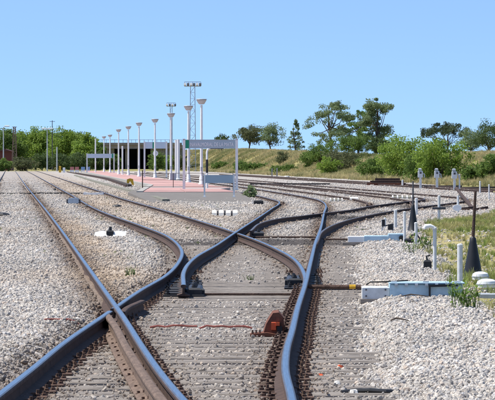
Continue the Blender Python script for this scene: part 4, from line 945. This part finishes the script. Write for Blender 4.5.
street(3.5, 127, 610, (.6,), 'single headed distant street lamp at the left edge')
q = MB(); Yf = 660; H = zat(119.5, Yf); q.tube([(0, 0, -.3), (0, 0, H)], [.1, .06], 8); q.bar((-.5, 0, H - .2), (.5, 0, H - .2), .08); tag(q.build('antenna_pole', M_DARKST, None, (xat(52.3, Yf), Yf, -.17)), 'thin dark pole rising above the left trees', 'pole')
q = MB(); Yf = 590; q.tube([(0, 0, -.3), (0, 0, zat(146, Yf))], .1, 8); tag(q.build('thin_grey_post', M_GALV, None, (xat(57, Yf), Yf, -.17)), 'thin grey post before the dark hedge at left', 'pole')
Yf = 645; k = Yf / FPX; t = thing('red_shed', 'dark red shed half hidden by the trees at the left edge', 'shed', (xat(6, Yf), Yf, -.17)); q = MB(); q.box(-8 * k, 6 * k, 0, 5, 0, zat(150.5, Yf)); q.build('wall', M_PINK, t); q = MB(); q.prism([(-8.6 * k, zat(150.5, Yf) + .002), (6.6 * k, zat(150.5, Yf) + .002), (-1 * k, zat(148, Yf))], -.3, 5.3); q.build('roof', mat('shed_roof', (.12, .05, .05)), t)
# flat roofed white building behind the right bushes
Yf = 430; k = Yf / FPX; t = thing('flat_building', 'low pale building with flat roof between the right hand trees', 'building', (xat(464, Yf), Yf, 1.5)); q = MB(); q.box(-26 * k, 34 * k, 0, 8, -1, zat(153.5, Yf) - 1.5); q.build('wall', M_CONC, t); q = MB(); q.box(-27 * k, 35 * k, -.3, 8.3, zat(153.5, Yf) - 1.498, zat(151, Yf) - 1.5); q.build('roof', M_GALV, t)
for px in (444, 452, 460): q = MB(); q.box((px - 464) * k, (px - 461) * k, -.05, -.003, .1, .9); q.build('window', M_DARKST, t)
# pale fence posts at the foot of the bank
for px, y0, y1, lab in ((272, 169, 176.5, 'left one of two pale fence posts at the foot of the bank'), (277, 168.5, 176.5, 'right one of two pale fence posts at the foot of the bank')):
    Yf = 372; q = MB(); k = Yf / FPX; x = xat(px, Yf); z = gz((x, Yf)); q.bar((0, 0, -.1), (0, 0, (y1 - y0) * k), .14); q.box(-.09, .09, -.09, .09, (y1 - y0) * k, (y1 - y0) * k + .03); tag(q.build('fence_post', M_CONC, None, (x, Yf, z)), lab, 'post', 'pale fence posts')

# ------------------------------------------------------------------ trees and shrubs
LEAF = {'dark': leaf_mat('leaf_dark', (.06, .10, .032), (.13, .175, .06)), 'mid': leaf_mat('leaf_mid', (.09, .155, .03), (.19, .27, .065)), 'bright': leaf_mat('leaf_bright', (.15, .245, .035), (.28, .37, .07)),
        'grey': leaf_mat('leaf_grey', (.14, .19, .085), (.26, .32, .15)), 'pine': leaf_mat('leaf_pine', (.05, .075, .035), (.10, .13, .06)), 'olive': leaf_mat('leaf_olive', (.10, .115, .05), (.18, .195, .09))}
def leaves(cl, n, size, spread):
    """n small leaf faces gathered round the clump centres cl (x,y,z,r)"""
    cl = np.asarray(cl); i = rng.integers(0, len(cl), n); c = cl[i, :3] + np.clip(rng.normal(0, 1, (n, 3)), -1.75, 1.75) * (cl[i, 3:4] * spread) * np.array([1, 1, .75])
    u = rng.normal(size=(n, 3)); u /= np.linalg.norm(u, axis=1)[:, None]; w = rng.normal(size=(n, 3)); w -= (w * u).sum(1)[:, None] * u; w /= np.linalg.norm(w, axis=1)[:, None]
    s = size * rng.uniform(.55, 1.25, (n, 1)); u *= s; w *= s * .55
    v = np.stack([c - u, c + w, c + u, c - w], 1).reshape(-1, 3); return v
def tree(name, label, cat, px, Yt, ytop, wpx, ybot=None, kind='mid', style='round', n=3600, group=None, leaf=None, trunk_h=.3):
    k = Yt / FPX; x = xat(px, Yt); zb = gz((x, Yt)) - .1; H = zat(ytop, Yt) - zb; W = wpx * k / 2
    t = thing(name, label, cat, (x, Yt, zb), 0, group); leaf = leaf or max(.09, k * .75)
    q = MB(); cl = []; r0 = max(.05, H * .022)
    if style in ('round', 'bush', 'full'):
        cz = H * (.58 if style == 'round' else .48); rz = H - cz; nc = 110 if style == 'full' else 80
        for _ in range(nc):
            d = rng.normal(size=3); d /= np.linalg.norm(d); f = rng.uniform(.35, .9) ; ww = W * (1 + .22 * math.sin(3 * math.atan2(d[1], d[0]) + px))
            z = cz + d[2] * f * rz * (1 if d[2] > 0 else (.8 if style == 'round' else .98))
            cl.append((d[0] * f * ww, d[1] * f * ww, max(z, H * .06), min(W, rz) * rng.uniform(.16, .30)))
    elif style == 'tall':                                   # loose, uneven crown in separate sprays
        for _ in range(20):
            z = H * rng.uniform(.28, .96); ww = W * (1.05 - .55 * abs(z / H - .6) / .4) ; a_ = rng.uniform(0, 6.28); r_ = ww * rng.uniform(.25, .95)
            c = (r_ * math.cos(a_), r_ * math.sin(a_), z)
            for _ in range(5): cl.append((c[0] + rng.normal(0, W * .13), c[1] + rng.normal(0, W * .13), c[2] + rng.normal(0, H * .035), H * rng.uniform(.035, .06)))
        cl.append((0, 0, H * .97, H * .03))
    elif style == 'spire':
        for j in range(90):
            f = rng.uniform(.12, 1) ** .85; z = H * f; ww = W * min(1, (1.06 - f) * 1.7) * rng.uniform(.1, .95); a_ = rng.uniform(0, 6.28); cl.append((ww * math.cos(a_), ww * math.sin(a_), z + rng.normal(0, H * .02), H * rng.uniform(.035, .06) * (1.15 - .6 * f)))
    elif style == 'umbrella':
        for _ in range(64):
            a_ = rng.uniform(0, 6.28); f = math.sqrt(rng.random()); z = H * (.97 - .24 * f ** 2.2 - .20 * rng.random() ** 2); cl.append((W * f * math.cos(a_), W * f * math.sin(a_), z, W * rng.uniform(.07, .13)))
    # trunk and limbs
    th = H * (.62 if style in ('tall', 'spire') else .5 if style == 'umbrella' else .34 if style == 'round' else .16); bend = random.uniform(-.08, .08) * H
    top = Vector((bend, 0, th)); q.tube([(0, 0, -.2), (bend * .35, 0, th * .5), top], [r0 * 1.25, r0, r0 * .75], 8)
    pick = rng.choice(len(cl), min(len(cl), 16), replace=False)
    for i in pick:
        e = Vector(cl[i][:3]); b0 = Vector((bend * .6, 0, th * random.uniform(.55, 1))) if style != 'spire' else Vector((bend * .3, 0, min(e.z, th) * .9))
        md_ = b0.lerp(e, .5) + Vector((random.gauss(0, W * .05), random.gauss(0, W * .05), -abs(e.z - b0.z) * .08)); q.tube([b0, md_, e], [r0 * .5, r0 * .32, r0 * .12], 5)
    if style in ('tall', 'spire'): q.tube([top, (bend * 1.1, 0, H * .93)], [r0 * .72, r0 * .15], 6)
    q.build('trunk', M_BARK, t)
    v = leaves(cl, n, leaf, .62); v[:, 2] = np.maximum(v[:, 2], .02)
    me = bpy.data.meshes.new('crown'); me.vertices.add(len(v)); me.vertices.foreach_set('co', v.ravel()); f = np.arange(len(v))
    me.loops.add(len(v)); me.loops.foreach_set('vertex_index', f); me.polygons.add(len(v) // 4); me.polygons.foreach_set('loop_start', f[::4]); me.update(calc_edges=True); me.materials.append(LEAF[kind])
    link('crown', me, t); return t
# left trees
for a in (('big bright green tree at the far left behind the pylon', 8, 720, 128, 34, 'mid'), ('broad bright green tree right of the pylon', 36, 735, 124.5, 40, 'bright'), ('bright green tree between the street lamp and the platform sign', 64, 720, 126, 40, 'bright'),
          ('green tree at the right end of the left tree row', 87, 700, 131, 34, 'bright'), ('lower green tree just left of the bridge', 99, 690, 143, 18, 'mid'), ('darker tree between the two broad left trees', 50, 760, 129, 30, 'mid'), ('green tree filling the gap behind the double street lamp', 77, 760, 129.5, 26, 'mid'), ('darker tree behind the pylon top', 20, 765, 129, 30, 'mid')):
    tree('broadleaf_tree', a[0], 'tree', a[1], a[2], a[3], a[4], kind=a[5], n=17000, group='trees at far left', leaf=.19, style='full')
for a in (('rounded hedge bush below the pylon', 22, 610, 156, 36, 'olive'), ('dark hedge left of the double street lamp', 42, 640, 152, 26, 'dark'), ('dark hedge right of the double street lamp', 60, 645, 153, 32, 'dark'), ('dark hedge behind the red barriers', 78, 650, 151, 30, 'dark'), ('dark hedge behind the far platform sign', 96, 655, 151, 28, 'dark'), ('low bush at the left edge below the red shed', 3, 600, 158, 22, 'mid'), ('dark bush in front of the bridge abutment', 110, 700, 156, 16, 'dark')):
    tree('hedge_bush', a[0], 'bush', a[1], a[2], a[3], a[4], kind=a[5], style='bush', n=4600, group='hedge at far left')
# trees on and behind the bank
def foot_Y(px, s_=1.0):
    Yt = np.linspace(180, 900, 1500); d = (px - CX) / FPX * Yt - bank_foot(Yt) - s_; return float(Yt[np.argmax(d > 0)])
tree('rounded_tree', 'greyish rounded tree on the bank right of the name sign', 'tree', 249, 640, 123.0, 34, kind='olive', n=5200)
tree('rounded_tree', 'grey green tree touching the rounded one on the bank', 'tree', 271, 650, 122, 28, kind='grey', n=4600)
tree('small_tree', 'small round tree top showing above the name sign', 'tree', 222, 700, 134, 22, kind='dark', n=2400)
tree('spire_tree', 'narrow pointed tree standing alone on the bank', 'tree', 296, 620, 121.5, 20, kind='grey', style='spire', n=3000)
tree('sparse_tree', 'tall sparse grey green tree, left one of the tall pair', 'tree', 332, 400, 103, 60, kind='grey', style='tall', n=8500)
tree('tall_tree', 'tallest tree in the right hand group, right of the sparse pair', 'tree', 376, 395, 97.5, 46, kind='grey', style='tall', n=13000)
tree('sparse_tree', 'tall loose tree leaning between the sparse tree and the tallest tree', 'tree', 358, 410, 110, 56, kind='mid', style='tall', n=8500)
tree('low_tree', 'low green tree under the tall sparse pair', 'tree', 352, 385, 132, 50, kind='mid', n=6000)
tree('low_tree', 'small tree left of the tall sparse pair', 'tree', 320, 395, 141, 30, kind='mid', n=3400)
tree('low_tree', 'dark low tree under the tallest tree', 'tree', 379, 380, 136, 36, kind='dark', n=4600)
tree('umbrella_pine', 'dark flat topped umbrella pine behind the right bushes', 'tree', 446, 470, 122, 50, kind='pine', style='umbrella', n=7000)
tree('far_right_tree', 'dark green tree at the right edge of the picture', 'tree', 490, 420, 119, 44, kind='dark', n=6500)
tree('far_right_tree', 'grey green tree between the umbrella pine and the right edge', 'tree', 472, 440, 127, 32, kind='grey', n=4800)
for a in (('big bright green bush left of the three pedestal signals', 402, 131, 58, 'bright', 8200, 1.2), ('big bright green bush behind the three pedestal signals', 441, 136.5, 62, 'bright', 8200, 1.2), ('green bush at the right edge behind the dry grass', 491, 152, 34, 'mid', 4200, 2.2), ('low green bush right of the pedestal signals', 472, 164, 22, 'mid', 2600, 1.2),
          ('low dark bush at the foot of the bank below the tall trees', 374, 155, 44, 'mid', 4600, .6), ('low bush on the bank slope under the low tree', 343, 146, 40, 'olive', 4200, 2.6), ('green bush on the bank left of the tall trees', 310, 150, 24, 'mid', 3200, 3.0), ('long low bush at the foot of the bank, right half', 284, 164, 40, 'mid', 4200, .7),
          ('long low bush at the foot of the bank, left half', 254, 162, 38, 'mid', 4200, 1.0), ('brownish bush on the bank above the fence posts', 283, 150, 18, 'olive', 2000, 4), ('bush behind the right post of the name sign', 241, 160, 18, 'mid', 2400, 1.0), ('bush on the bank seen through the name sign posts', 221, 161, 24, 'mid', 2400, 1.4), ('low bush beyond the left sign posts', 193, 163, 22, 'olive', 2000, 1.0),
          ('bush filling the gap below the big left bush', 420, 150, 36, 'mid', 4000, .5), ('pale bush on the slope between the low trees', 328, 155, 26, 'bright', 2800, .8)):
    tree('bank_bush', a[0], 'bush', a[1], foot_Y(a[1], a[6]), a[2], a[3], kind=a[4], style='bush', n=a[5], group='bushes on the bank')
tree('bank_bush', 'low bush behind the station clock', 'bush', 158, 640, 152, 16, kind='mid', style='bush', n=2400, group='bushes on the bank')
# shrub at the platform end
tree('grey_shrub', 'small grey green shrub at the right corner of the platform end', 'bush', 250, 142, 184.5, 16, kind='grey', style='bush', n=900, leaf=.05)
for a in (('green bush before the right end of the bridge', 155, 720, 150.5, 14, 'mid'), ('bright bush beside the bridge under the far sign', 168, 690, 154, 20, 'bright'), ('olive bush at the bridge end behind the third lamp', 178, 670, 153, 18, 'olive'), ('dark bush before the left end of the bridge opening', 116, 730, 153, 12, 'mid')):
    tree('bridge_bush', a[0], 'bush', a[1], a[2], a[3], a[4], kind=a[5], style='bush', n=3200, group='bushes before the bridge')
